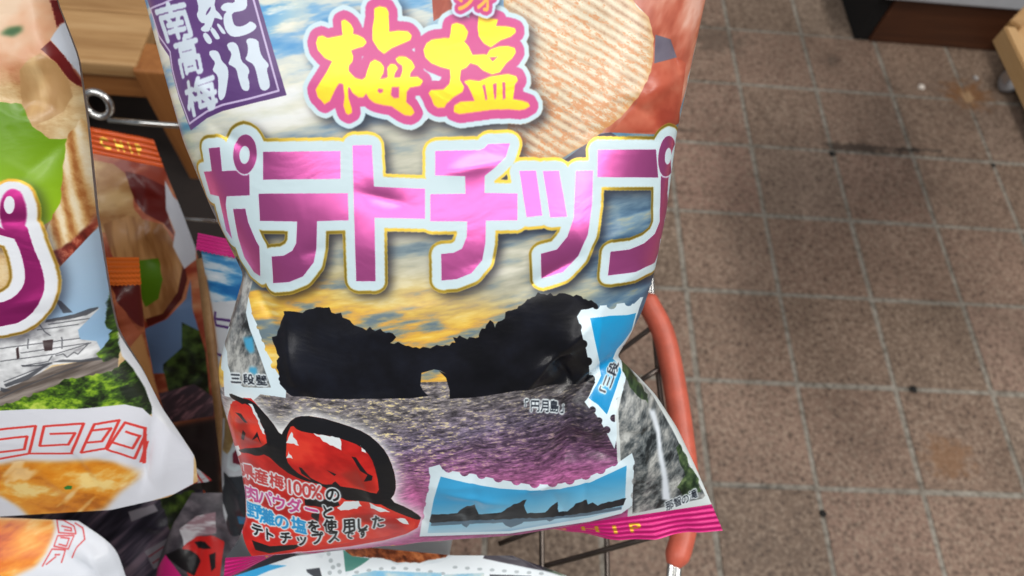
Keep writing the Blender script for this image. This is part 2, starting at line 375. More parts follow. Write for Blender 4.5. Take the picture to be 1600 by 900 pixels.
link('post', box('post', (sx-.006, sy-.006, .001), (sx+.040, sy+.040, top_z-.002), .003), amber_z, stand)
link('post', box('post', (sx+.055, sy+.10, .001), (sx+.098, sy+.145, top_z+.05), .003), amber_z, stand)
link('post', box('post', (sx-.62, sy+.006, .001), (sx-.58, sy+.05, top_z-.021), .003), amber_z, stand)
link('slat', tube('slat', [(-0.1881, 0.2432, 0.4855), (-0.1769, 0.1957, 0.467), (-0.164, 0.1397, 0.4441), (-0.1533, 0.093, 0.4238)], .0046, 4), wood('slat_pine', (.30, .15, .055), (.44, .24, .10), (.55, .33, .15), 'Z', .5), stand)
link('gap_shade_panel', box('gap_shade_panel', (sx-.62, sy+.20, .001), (sx+.16, sy+.212, top_z-.0215), .002), plain('panel_shade', (.020, .010, .006), .7), stand)  # added dark panel, hides the lit floor and gives the gap its shade
link('gap_shade_shelf', box('gap_shade_shelf', (sx-.57, sy-.26, .10), (sx+.16, sy+.195, .115), .002), plain('shelf_shade', (.016, .010, .008), .7), stand)  # added near-black shelf standing in for the deep shade between the bags

# ------------------------------------------------------------------ wire rack
chrome = metal('chrome', (.82, .82, .80), .16); steel = metal('dull_wire', (.19, .16, .14), .35)
rack = empty('wire_rack', (-0.0124, 0.1676, 0.3)); tag(rack, 'wire basket rack with a red plastic sleeved rim rail beside the big bag', 'wire rack')
red = plain('red_vinyl', (.58, .118, .070), .44, .18, 70, .15, .06)
rail = spline([
 (0.1193, 0.2225, 0.5046),
 (0.1233, 0.2143, 0.5038),
 (0.1315, 0.1969, 0.5006),
 (0.1369, 0.1716, 0.495),
 (0.141, 0.1387, 0.4887),
 (0.1433, 0.107, 0.4829),
 (0.1423, 0.084, 0.4794),
 (0.1375, 0.0653, 0.4768),
 (0.1322, 0.0529, 0.4742)], 10)
n = len(rail); rr = [.0076*min(1, .55+.45*math.sin(math.pi*.5*min(1, min(i, n-1-i)/6))) for i in range(n)]
link('rail_sleeve', tube('rail_sleeve', rail, rr, 20), red, rack)
for k, (a, b) in enumerate([
 ((0.1251, 0.2038, 0.5005), (0.1264, 0.291, 0.5084)),
 ((0.1218, 0.2147, 0.5028), (0.1314, 0.294, 0.5046)),
 ((0.1315, 0.0579, 0.4757), (0.1268, 0.0096, 0.4569)),
 ((0.1354, 0.0572, 0.4756), (0.1333, 0.0097, 0.4574))]): link('rail_rod', tube('rail_rod', spline([a, tuple(np.array(a)*.5+np.array(b)*.5), b], 4), .0024, 12), chrome, rack)
for k, q in enumerate([
 [(0.1289, 0.2115, 0.4901), (0.1325, 0.1687, 0.4783), (0.1379, 0.1192, 0.4664), (0.1381, 0.0719, 0.4576)],
 [(0.1311, 0.2058, 0.502), (0.0879, 0.1808, 0.4615), (0.0448, 0.1557, 0.429)],
 [(0.1292, 0.1742, 0.4923), (0.0829, 0.1508, 0.4516), (0.0367, 0.1275, 0.4189)],
 [(0.1331, 0.1402, 0.4826), (0.0832, 0.1211, 0.4424), (0.0333, 0.102, 0.4102)],
 [(0.1344, 0.1069, 0.4732), (0.0822, 0.0899, 0.4328), (0.0301, 0.0729, 0.4004)],
 [(0.1335, 0.0739, 0.464), (0.0867, 0.0637, 0.4254), (0.0399, 0.0536, 0.3948)],
 [(0.1319, 0.0471, 0.4566), (0.0822, 0.0329, 0.4159), (0.0326, 0.0188, 0.3832)],
 [(0.0539, 0.2029, 0.4321), (0.0579, 0.1187, 0.4206), (0.0589, 0.0636, 0.4133), (0.0604, 0.0092, 0.4007)],
 [(0.1025, 0.2037, 0.436), (0.1037, 0.1195, 0.4242), (0.1036, 0.0644, 0.4168), (0.1046, 0.01, 0.4042)]]): link('wire', tube('wire', spline(q, 6), .0019, 8), steel, rack)
hook = empty('hook_bar', (-0.4253, 0.5456, 0.3)); tag(hook, 'chrome hook bar with a round eye behind the orange sealed bag', 'hook bar')
ec = Vector((-0.3465, 0.4371, 0.4185)); ex, ey = Vector((0.9994, -0.0261, 0.0551)), Vector((0.0758, -0.5056, -0.8433))
link('eye', tube('eye', [ec+ex*(.0115*math.cos(t))+ey*(.0115*math.sin(t)) for t in np.linspace(0, 2*math.pi, 33)[:-1]], .0032, 12, closed=True), chrome, hook)
link('rod', tube('rod', [(-0.338, 0.428, 0.4084), (-0.3028, 0.4261, 0.4098), (-0.193, 0.4242, 0.4107)], .0026, 12), chrome, hook)
link('rod', tube('rod', [(-0.2645, 0.3478, 0.3752), (-0.232, 0.3458, 0.3764), (-0.1623, 0.344, 0.3802)], .0016, 10), chrome, hook)

# ------------------------------------------------------------------ chip bags
def _interp(pts, x):
    import numpy as np
    p = np.array(pts, float); return np.interp(x, p[:, 0], p[:, 1])
def _smooth(a, k):
    import numpy as np
    if k < 1: return a
    w = np.hanning(2*k+3)[1:-1]; w /= w.sum()
    lo = 2*a[0]-a[1:k+1][::-1]; hi = 2*a[-1]-a[-k-1:-1][::-1]
    return np.convolve(np.concatenate([lo, a, hi]), w, 'valid')
def bag_surface(sp, nu, nv, side=1):
    """film of a pillow bag: grid of (s, t, h) in mm, s to the right, t down the bag, h out of its middle plane"""
    import numpy as np
    v = np.linspace(0, 1, nv); D = 400
    vd = np.linspace(0, 1, D)
    def edge(pts):
        p = np.array(pts, float); tt = (p[:, 1]-p[0, 1])/(p[-1, 1]-p[0, 1])
        s = _smooth(np.interp(vd, tt, p[:, 0]), sp.get('sm', 9)); t = p[0, 1]+vd*(p[-1, 1]-p[0, 1])
        return np.interp(v, vd, s), np.interp(v, vd, t)
    Ls, Lt = edge(sp['L']); Rs, Rt = edge(sp['R'])
    k = np.linspace(0, 1, nu); u = .5*k+.5*(.5-.5*np.cos(np.pi*k))
    U, V = np.meshgrid(u, v)
    S = Ls[:, None]*(1-U)+Rs[:, None]*U; T = Lt[:, None]*(1-U)+Rt[:, None]*U
    T = T+_interp(sp.get('bow', [(0, 0), (1, 0)]), U)*V**6+_interp(sp.get('tbow', [(0, 0), (1, 0)]), U)*(1-V)**6
    Hc = _smooth(_interp(sp['H'], vd), 14); Hc = np.interp(v, vd, Hc); Hc[0] = Hc[-1] = 0
    X = np.abs(2*U-1)
    prof = np.clip(1-X**sp.get('p', 2.4), 0, 1)**sp.get('q', .55)
    H = Hc[:, None]*prof
    if side < 0: return S, T, -H*sp.get('back', .7)
    fade = np.clip(prof*1.6, 0, 1)*np.clip((1-V)*14, 0, 1)*np.clip(V*14, 0, 1)
    W = np.zeros_like(H)
    def seg(x0, y0, x1, y1, amp, w, taper=True):
        dx, dy = x1-x0, y1-y0; L2 = dx*dx+dy*dy+1e-9
        q = np.clip(((S-x0)*dx+(T-y0)*dy)/L2, 0, 1)
        d2 = (S-x0-q*dx)**2+(T-y0-q*dy)**2
        a = amp*(np.sin(np.pi*np.clip(q, .06, .94))**.7 if taper else 1)
        return a*np.exp(-(np.sqrt(d2+.35)-.59)/(.75*w))
    for c in sp.get('creases', []): W += seg(*c)
    for (s0, t0, ux, uy, rise, fall, hw, amp) in sp.get('wedges', []):      # flat facets pushed up where the film buckles
        q = (S-s0)*ux+(T-t0)*uy; p = -(S-s0)*uy+(T-t0)*ux
        W += amp*np.where(q < rise, np.clip(q/rise, 0, 1), np.clip(1-(q-rise)/fall, 0, 1)**1.3)*np.clip(1.25*(1-np.abs(p/hw)), 0, 1)
    rng = np.random.default_rng(sp.get('seed', 1))
    tb = T[-1].mean(); tt0 = T[0].mean()
    for i in range(sp.get('pleats', 0)):           # short pleats rising from the seals, and a few across the edges
        a, b, c, d, e = rng.random(5)
        if i % 3 < 2:
            x0 = Ls[-1]+(Rs[-1]-Ls[-1])*a; y0 = tb-4
            W += seg(x0, y0, x0+(b-.5)*18, y0-14-34*c, (.5+1.2*d)*(1 if e > .45 else -1), 1.8+3.2*e)
        else:
            vi = int((.12+.8*b)*(nv-1)); lft = a < .5
            x0 = Ls[vi]+4 if lft else Rs[vi]-4; y0 = Lt[vi] if lft else Rt[vi]
            W += seg(x0, y0, x0+(1 if lft else -1)*(14+26*c), y0+(d-.5)*26, (.5+1.0*e)*(1 if d > .5 else -1), 1.8+3*d)
    return S, T, H+W*fade

BAGS = {
 'main': {
  'O': (-0.00994, 0.14622, 0.65305),
  'es': (0.991718, 0.070351, 0.10745),
  'et': (0.124963, -0.721687, -0.680846),
  'en': (-0.029647, -0.688635, 0.724502),
  'sp': {
   'bow': [(0.0, 0.0), (0.1, 1.0), (0.25, 2.5), (0.4, 3.0), (0.6, 5.0), (0.75, 2.5), (1.0, 0.0)],
   'sm': 6,
   'seed': 5,
   'pleats': 40,
   'creases': [
    (54.1, 52.2, 47.0, 84.8, -4.5, 14.0),
    (43.0, 28.3, 50.7, 46.9, -6.9, 9.0),
    (50.7, 46.9, 45.0, 86.0, -5.1, 9.0),
    (43.0, 28.3, 61.4, 13.1, 4.5, 9.0),
    (43.0, 28.3, 27.9, 45.4, 3.0, 6.0),
    (62.3, 11.0, 58.7, 46.8, 3.0, 6.0),
    (58.7, 46.8, 51.8, 69.8, 3.9, 6.0),
    (69.6, 36.0, 52.3, 48.9, -5.7, 6.0),
    (52.8, 75.1, 70.4, 84.4, -3.6, 5.0),
    (45.3, 89.0, 27.5, 95.7, 2.7, 6.0),
    (51.3, 56.4, 34.2, 73.2, 2.4, 7.0),
    (-80.7, -10.0, -66.1, 12.8, -3.6, 6.0),
    (-62.7, 9.8, -61.7, 36.2, 2.4, 6.0),
    (-61.7, 36.2, -50.4, 51.3, -2.1, 5.0),
    (-42.5, 66.2, -36.2, 110.7, 2.7, 6.0),
    (9.3, 54.6, 2.9, 103.6, -2.4, 8.0),
    (-21.8, 77.8, -19.5, 113.2, -2.7, 5.0),
    (-9.0, 91.3, 18.6, 102.7, 2.2, 5.0),
    (93.0, -91.6, 97.5, -75.7, -3.6, 4.0),
    (96.8, -75.6, 81.0, -69.9, 2.1, 5.0),
    (104.3, -96.9, 97.0, -81.0, 1.8, 4.0),
    (24.7, 1.9, 59.6, -14.1, -3.0, 8.0),
    (60.2, -13.1, 84.6, -25.7, 2.1, 8.0),
    (-27.3, -41.6, -8.9, -36.2, -1.0, 5.0),
    (-54.2, -18.5, -34.8, -23.2, -1.2, 5.0),
    (4.0, -46.8, 30.1, -49.9, 1.0, 5.0),
    (46.7, -91.9, 70.0, -97.1, -1.8, 9.0),
    (-84.5, -70.0, -64.3, -56.6, -2.2, 6.0),
    (-90.2, -87.0, -79.2, -79.2, 1.8, 6.0),
    (81.3, 40.6, 98.3, 81.8, -3.3, 5.0),
    (76.9, 52.3, 83.6, 103.5, 3.3, 6.0),
    (83.9, 65.1, 98.4, 104.5, 2.4, 4.0),
    (-22.3, 5.0, 7.5, 1.7, 1.2, 7.0),
    (-17.4, 48.2, 12.9, 64.6, 1.8, 8.0),
    (-46.7, 38.8, -15.7, 35.3, -1.4, 7.0)],
   'wedges': [
    (44.45, 25.11, 0.55, 0.83, 19.0, 6.0, 16.0, 5.2),
    (0.92, 80.4, -0.1, 1.0, 9.0, 9.0, 17.0, 1.5),
    (58.65, 54.08, -0.3, 0.95, 12.0, 6.0, 12.0, 2.6),
    (-23.33, 2.07, 0.1, 1.0, 10.0, 14.0, 26.0, 0.9),
    (77.2, 55.3, 0.3, 0.95, 14.0, 6.0, 10.0, 2.0),
    (20.71, -14.57, 0.25, 0.97, 9.0, 9.0, 20.0, 1.3)],
   'H': [(0.0, 0.0), (0.05, 13.0), (0.14, 25.0), (0.3, 33.0), (0.5, 38.0), (0.68, 37.0), (0.8, 31.0), (0.9, 19.0), (0.96, 8.0), (1.0, 0.0)],
   'L': [
    (-115.1, -174.4),
    (-114.1, -151.0),
    (-108.0, -117.1),
    (-105.5, -90.8),
    (-102.4, -63.1),
    (-95.9, -36.4),
    (-86.6, -6.8),
    (-96.2, 14.3),
    (-104.6, 34.7),
    (-105.8, 48.5),
    (-104.7, 62.8),
    (-103.2, 82.4),
    (-103.4, 99.1),
    (-105.7, 113.4),
    (-111.1, 124.6),
    (-118.8, 133.6)],
   'R': [
    (124.2, -161.7),
    (117.7, -134.1),
    (110.0, -104.9),
    (104.7, -81.2),
    (98.6, -53.8),
    (94.4, -22.2),
    (88.8, 5.5),
    (84.2, 19.7),
    (78.7, 30.7),
    (71.9, 41.8),
    (79.9, 49.7),
    (89.7, 61.6),
    (99.7, 78.9),
    (107.9, 98.2),
    (116.4, 120.2)]}},
 'castle': {
  'O': (-0.21121, 0.15664, 0.59977),
  'es': (0.985041, 0.092532, 0.145367),
  'et': (0.168162, -0.700354, -0.693704),
  'en': (-0.037619, -0.707773, 0.705438),
  'sp': {
   'bow': [(0.0, 0.0), (0.5, 11.0), (0.8, 13.0), (0.93, 8.0), (1.0, 0.0)],
   'sm': 6,
   'seed': 8,
   'pleats': 30,
   'creases': [
    (44.7, 66.6, 18.6, 123.9, -6.0, 4.0),
    (50.1, 74.4, 30.9, 121.3, 2.5, 6.0),
    (29.4, -77.9, 41.8, -100.1, -5.0, 8.0),
    (37.2, -100.8, 55.8, -105.4, 4.0, 7.0),
    (24.7, -54.1, 55.7, -83.2, -3.0, 8.0),
    (47.7, -83.8, 56.7, -93.6, 3.0, 6.0),
    (32.3, -85.4, 51.9, -75.4, -3.0, 6.0),
    (17.8, 8.1, 2.6, 18.9, -1.5, 7.0),
    (-0.1, 76.9, 3.4, 110.2, -2.0, 7.0),
    (23.2, -76.0, 42.0, -83.3, 1.5, 8.0)],
   'H': [(0.0, 0.0), (0.06, 14.0), (0.2, 30.0), (0.45, 38.0), (0.7, 34.0), (0.85, 22.0), (0.95, 8.0), (1.0, 0.0)],
   'L': [(-89.2, -190.2), (-99.6, -141.7), (-136.1, -30.2), (-179.0, 69.7), (-200.5, 111.3)],
   'R': [(53.1, -176.0), (46.3, -127.0), (49.1, -102.8), (45.5, -75.2), (38.3, -34.3), (33.4, 10.1), (32.6, 25.1), (33.9, 31.1), (39.8, 47.8), (44.3, 69.5), (50.4, 86.4), (54.8, 99.4), (52.8, 113.9)]}},
 'ramen': {
  'O': (-0.24927, 0.04004, 0.4475),
  'es': (0.995645, 0.041225, 0.08361),
  'et': (0.087359, -0.725638, -0.682509),
  'en': (-0.032534, -0.686841, 0.726079),
  'sp': {
   'tbow': [(0.0, 0.0), (0.6, -6.0), (1.0, 0.0)],
   'sm': 20,
   'seed': 11,
   'pleats': 36,
   'creases': [
    (-12.3, 223.2, 11.1, 245.2, 3.2, 6.9),
    (43.5, -38.9, 30.4, -15.2, 4.2, 8.7),
    (34.3, 11.3, 22.6, -6.7, 1.9, 7.9),
    (35.2, -24.9, 43.7, -11.0, 3.2, 6.7),
    (10.5, -45.3, 23.3, -57.1, 3.4, 4.6),
    (49.5, -15.7, 54.8, -7.6, -2.1, 7.5),
    (33.2, -51.0, 41.5, -47.4, 1.9, 5.7),
    (40.4, 57.4, 36.3, 91.7, 4.3, 7.6),
    (41.6, 1.1, 39.1, -20.0, 3.8, 7.1),
    (32.9, 73.3, 38.2, 45.0, -2.0, 7.4),
    (36.0, -18.6, 46.3, -24.0, -3.0, 4.1),
    (31.2, 44.6, 44.5, 49.3, 1.7, 4.0),
    (42.3, -6.1, 25.4, -18.3, -4.1, 5.2),
    (19.7, 84.7, 3.7, 84.2, -4.5, 4.5),
    (39.3, -0.3, 26.0, 18.4, -4.2, 6.7),
    (47.3, 70.5, 34.5, 79.7, -4.0, 8.9),
    (8.5, -30.6, 2.2, -54.3, -2.3, 4.3),
    (61.5, -11.2, 35.4, 5.5, -3.4, 6.7),
    (35.2, -47.4, 42.4, -38.3, -2.2, 8.5),
    (-12.4, 234.7, -36.0, 243.3, -1.6, 4.7),
    (61.2, -3.1, 45.6, 1.2, -3.1, 8.7),
    (2.8, 235.5, -4.3, 200.6, -4.5, 5.6)],
   'H': [(0.0, 0.0), (0.08, 16.0), (0.25, 30.0), (0.6, 30.0), (0.9, 12.0), (1.0, 0.0)],
   'L': [(-149.6, -35.9), (-179.9, 40.3), (-230.5, 238.5)],
   'R': [(30.4, -36.7), (49.2, -19.7), (53.0, 10.6), (44.0, 71.4), (4.4, 247.7)]}},
 'orange': {
  'O': (-0.26115, 0.26573, 0.44474),
  'es': (0.978459, 0.071607, 0.193623),
  'et': (0.187772, -0.698449, -0.690587),
  'en': (-0.085785, -0.712068, 0.69685),
  'sp': {
   'sm': 15,
   'seed': 13,
   'pleats': 36,
   'creases': [
    (13.0, 197.9, -10.2, 191.9, -1.7, 8.9),
    (27.2, -31.7, 19.5, -46.6, -2.4, 4.3),
    (17.8, 83.7, 6.9, 96.6, 2.9, 6.8),
    (31.2, 177.0, 16.4, 157.1, 2.4, 4.4),
    (42.9, -38.0, 27.0, -58.3, 3.6, 4.9),
    (27.4, -40.3, 11.8, -45.8, -3.9, 6.2),
    (27.9, 36.5, 47.8, 36.5, -2.8, 4.2),
    (39.8, 101.7, 28.7, 93.5, -4.3, 6.6),
    (33.0, 75.3, 59.0, 59.2, -2.3, 6.3),
    (52.3, 4.6, 62.2, 11.1, -3.1, 9.0),
    (16.4, 159.0, 26.1, 135.0, -2.3, 8.0),
    (34.9, 10.8, 23.5, -1.3, -2.9, 8.0),
    (13.2, 100.5, -14.1, 132.4, 4.1, 8.1),
    (15.9, -19.2, -5.1, -36.7, -1.7, 6.6),
    (46.3, -72.1, 42.2, -52.8, 2.4, 4.1),
    (26.2, -55.9, 24.1, -73.5, 4.5, 7.5),
    (34.5, 96.9, 54.3, 83.0, 2.2, 4.9),
    (30.2, -43.7, 44.7, -39.7, -3.0, 8.9),
    (29.7, -80.1, 33.2, -57.7, 2.8, 6.3),
    (-11.7, 199.2, 13.7, 173.9, 4.1, 7.1),
    (52.5, -76.2, 59.1, -62.3, -2.2, 6.2),
    (24.1, -14.0, 39.9, -21.6, 4.4, 5.5)],
   'H': [(0.0, 0.0), (0.1, 14.0), (0.3, 28.0), (0.6, 30.0), (0.9, 12.0), (1.0, 0.0)],
   'L': [(-136.1, -121.0), (-181.8, -20.1), (-241.3, 141.7), (-251.5, 197.3)],
   'R': [(45.7, -61.8), (50.6, -28.9), (54.1, 3.5), (48.5, 57.0), (43.2, 111.2), (34.3, 168.2), (24.2, 222.5)]}},
 'folded': {
  'O': (-0.21411, 0.15077, 0.48209),
  'es': (0.967372, 0.137406, 0.212866),
  'et': (0.248867, -0.672889, -0.696625),
  'en': (-0.047515, -0.72687, 0.685129),
  'sp': {
   'sm': 10,
   'seed': 17,
   'pleats': 36,
   'creases': [
    (14.5, -31.2, -5.5, -35.7, 3.2, 4.4),
    (-0.5, -24.4, 2.1, -42.7, -4.3, 8.0),
    (42.7, -82.9, 30.6, -76.0, -3.4, 7.6),
    (13.8, 18.5, 17.7, -7.7, -1.7, 6.3),
    (2.1, 26.9, 18.4, 16.9, -3.7, 5.1),
    (27.7, 88.4, 27.8, 106.5, 2.1, 6.5),
    (-10.3, 68.4, -23.4, 85.4, -1.8, 7.6),
    (6.3, -57.6, -4.1, -31.3, -2.2, 7.3),
    (4.7, -42.4, 27.6, -60.9, 3.3, 7.2),
    (27.9, -68.5, 34.5, -79.7, 3.7, 4.2),
    (6.8, 24.6, 5.9, -1.2, 4.4, 7.1),
    (11.6, -55.8, 17.1, -47.0, 4.2, 6.2),
    (20.6, 71.7, 3.6, 94.4, -2.7, 6.1),
    (25.3, -56.9, 14.1, -60.9, 3.8, 6.7),
    (18.0, -78.0, 8.1, -62.2, -2.6, 6.2),
    (14.9, 19.6, 1.9, 43.8, 2.6, 8.4),
    (16.5, 48.0, 26.2, 67.2, 4.1, 6.1),
    (13.8, -35.8, 5.2, -40.3, -3.2, 4.8),
    (-4.2, 84.4, -8.3, 74.1, 2.6, 4.6),
    (25.7, -90.0, 41.9, -93.3, -1.9, 4.9),
    (22.9, 57.5, -2.3, 82.6, -4.2, 5.8),
    (-4.4, 51.8, 9.0, 43.9, 4.0, 7.1)],
   'H': [(0.0, 0.0), (0.12, 12.0), (0.4, 24.0), (0.7, 20.0), (0.92, 7.0), (1.0, 0.0)],
   'L': [(-91.9, -101.8), (-133.2, -24.1), (-167.5, 67.3)],
   'R': [(35.9, -78.5), (30.3, -59.8), (22.9, -31.4), (18.0, -1.3), (14.3, 40.0), (21.2, 63.7), (31.4, 78.5)]}},
 'plumback': {
  'O': (-0.12184, 0.14886, 0.49887),
  'es': (0.984165, 0.038468, 0.17303),
  'et': (0.147995, -0.71557, -0.682684),
  'en': (-0.097554, -0.697481, 0.709932),
  'sp': {
   'sm': 14,
   'seed': 19,
   'pleats': 36,
   'creases': [
    (-26.4, 96.0, -27.2, 66.2, 3.1, 4.8),
    (-4.1, 2.9, -20.7, 1.2, 4.4, 5.0),
    (-16.8, 63.9, -37.4, 90.9, 2.2, 7.6),
    (8.5, -41.6, 17.3, -20.6, 2.2, 5.3),
    (-22.7, 68.0, -36.1, 48.3, 4.1, 5.0),
    (-3.8, 14.1, -8.7, 26.7, 1.7, 5.5),
    (-10.7, 124.2, -13.6, 154.9, -3.5, 6.8),
    (10.6, -54.0, 31.9, -53.2, -3.0, 6.6),
    (-24.2, 3.3, -5.0, 0.2, -4.1, 7.7),
    (-12.3, 74.3, -0.5, 83.3, 3.0, 5.0),
    (-5.4, 95.4, -19.9, 68.9, 3.5, 4.3),
    (-5.0, -27.5, 7.2, -36.3, -2.3, 7.9),
    (-13.4, 107.2, -26.9, 138.2, 4.4, 5.7),
    (-16.5, -28.9, -7.0, -1.5, -4.2, 7.6),
    (-3.4, -26.3, 8.0, -19.3, -1.5, 5.4),
    (-10.6, -14.1, -31.2, 8.5, 3.5, 6.4),
    (-15.1, 25.7, 1.7, 21.1, 2.3, 6.9),
    (-16.9, 43.4, -8.1, 30.6, -4.4, 7.0),
    (4.2, 35.1, 19.7, 25.0, -2.3, 4.8),
    (1.4, -25.8, -22.9, -18.8, -4.1, 8.7),
    (-24.0, 133.2, -13.7, 165.0, -2.6, 4.1),
    (11.7, -93.1, 25.3, -72.1, -2.1, 8.9)],
   'H': [(0.0, 0.0), (0.12, 10.0), (0.4, 20.0), (0.7, 18.0), (0.92, 7.0), (1.0, 0.0)],
   'L': [(-25.5, -97.5), (-26.6, -59.9), (-28.9, -18.8), (-32.4, 15.6), (-40.8, 51.4), (-47.5, 88.9), (-45.3, 118.5)],
   'R': [(115.3, -58.4), (119.2, 15.4), (108.9, 96.0), (91.5, 159.3)]}},
 'plumlow': {
  'O': (-0.12816, 0.05644, 0.39635),
  'es': (0.994777, 0.027237, 0.098371),
  'et': (0.087359, -0.725638, -0.682509),
  'en': (-0.052792, -0.687538, 0.724227),
  'sp': {
   'sm': 16,
   'seed': 23,
   'pleats': 36,
   'creases': [
    (-21.1, -74.9, -41.0, -91.2, -4.1, 4.5),
    (-41.8, -29.5, -45.7, -1.4, -4.2, 6.4),
    (-48.0, 5.8, -77.7, 3.9, 2.0, 4.5),
    (-42.1, 32.5, -23.0, 58.3, -4.3, 5.6),
    (-41.5, -34.5, -49.0, -15.2, -2.3, 4.8),
    (-0.9, -71.1, 15.7, -99.1, 3.4, 5.5),
    (-55.9, 144.8, -26.0, 131.6, -4.2, 6.1),
    (-21.0, -71.5, -33.6, -66.0, -3.4, 6.3),
    (-45.6, -20.7, -14.4, -20.6, -2.9, 5.7),
    (-47.3, -11.2, -58.2, -28.4, -4.3, 8.3),
    (-35.3, -26.3, -18.2, -27.2, -3.4, 5.1),
    (-40.1, -47.6, -57.4, -59.2, 4.0, 5.9),
    (-22.0, -69.5, -37.1, -71.7, 2.8, 6.0),
    (-2.8, -64.8, 13.1, -91.5, 3.8, 7.0),
    (-44.8, -26.5, -21.1, -31.1, -4.3, 5.7),
    (-68.8, 54.3, -57.6, 58.3, 3.0, 5.2),
    (-65.1, 31.0, -79.4, 48.8, 2.1, 5.0),
    (-100.7, 178.9, -88.6, 169.7, 2.8, 4.1),
    (-67.0, 25.5, -86.1, 1.1, 4.2, 6.3),
    (-36.4, 15.7, -13.0, 11.9, 2.7, 6.9),
    (-70.9, 141.0, -84.1, 147.6, 3.9, 8.4),
    (-26.9, -74.4, -6.9, -57.8, -2.8, 6.6)],
   'H': [(0.0, 0.0), (0.12, 12.0), (0.4, 24.0), (0.7, 20.0), (0.92, 7.0), (1.0, 0.0)],
   'L': [(-45.4, -55.1), (-62.9, -30.1), (-77.0, -1.1), (-87.9, 40.5), (-105.5, 165.5)],
   'R': [(100.2, -52.8), (109.7, 11.8), (101.7, 167.9)]}},
 'dark': {
  'O': (-0.26195, 0.04958, 0.34902),
  'es': (0.996066, 0.053409, 0.070709),
  'et': (0.087359, -0.725638, -0.682509),
  'en': (-0.014857, -0.686001, 0.727449),
  'sp': {
   'sm': 16,
   'seed': 29,
   'pleats': 36,
   'creases': [
    (60.5, -14.8, 36.0, 2.1, 3.0, 8.4),
    (84.7, -86.3, 72.6, -67.0, 3.5, 5.1),
    (71.2, -33.6, 63.2, -1.0, 4.3, 4.1),
    (60.3, -30.5, 53.8, -7.5, -2.8, 4.4),
    (37.4, -13.2, 29.9, -22.8, 4.1, 8.6),
    (66.2, -37.6, 68.6, -21.2, 2.2, 8.6),
    (72.2, -35.6, 72.0, -56.2, -2.7, 6.7),
    (30.2, 15.0, 21.9, 30.7, -1.9, 5.5),
    (66.3, 8.8, 92.3, -3.7, 4.2, 4.9),
    (77.9, -87.0, 101.2, -76.2, -3.3, 6.3),
    (55.3, -51.9, 34.0, -68.1, 3.9, 6.5),
    (51.8, 17.0, 56.3, 40.7, -4.4, 4.9),
    (42.0, -3.9, 46.4, -36.1, -2.2, 5.1),
    (50.5, -40.3, 41.8, -24.8, -1.7, 6.3),
    (56.8, -93.6, 63.4, -83.8, 2.9, 6.9),
    (41.7, -26.9, 20.1, -21.4, 2.0, 5.6),
    (92.4, -75.5, 67.2, -88.6, -4.2, 8.1),
    (59.9, -9.6, 77.0, -12.1, 2.8, 5.6),
    (38.0, 163.3, 53.9, 145.4, -4.0, 4.1),
    (49.6, 12.4, 17.3, 20.8, -3.8, 5.9),
    (55.1, 3.5, 44.6, 14.6, 2.2, 7.5),
    (62.5, -40.7, 45.3, -45.9, 4.4, 4.4)],
   'H': [(0.0, 0.0), (0.12, 10.0), (0.4, 18.0), (0.7, 18.0), (0.92, 7.0), (1.0, 0.0)],
   'L': [(-166.0, -64.8), (-185.6, -8.1), (-223.6, 134.3)],
   'R': [(87.0, -67.6), (73.6, -29.1), (62.2, 2.7), (39.0, 148.6)]}},
 'front': {
  'O': (-0.03229, 0.03485, 0.48828),
  'es': (0.995151, 0.032489, 0.092834),
  'et': (0.087359, -0.725638, -0.682509),
  'en': (-0.04519, -0.68731, 0.724957),
  'sp': {
   'tbow': [(0.0, 0.0), (0.25, -11.0), (0.5, -13.0), (0.8, -3.0), (1.0, 0.0)],
   'sm': 8,
   'seed': 31,
   'pleats': 36,
   'H': [(0.0, 0.0), (0.05, 10.0), (0.12, 18.0), (0.4, 28.0), (0.7, 24.0), (0.92, 7.0), (1.0, 0.0)],
   'L': [(-95.9, -8.3), (-101.0, 15.0), (-115.3, 125.9)],
   'R': [(65.4, -20.3), (98.1, -5.6), (112.0, 19.4), (115.2, 130.6)]}}}
def _dec(t):
    v = np.array(t.split(), float)/10; return v.reshape(-1, 2).tolist()
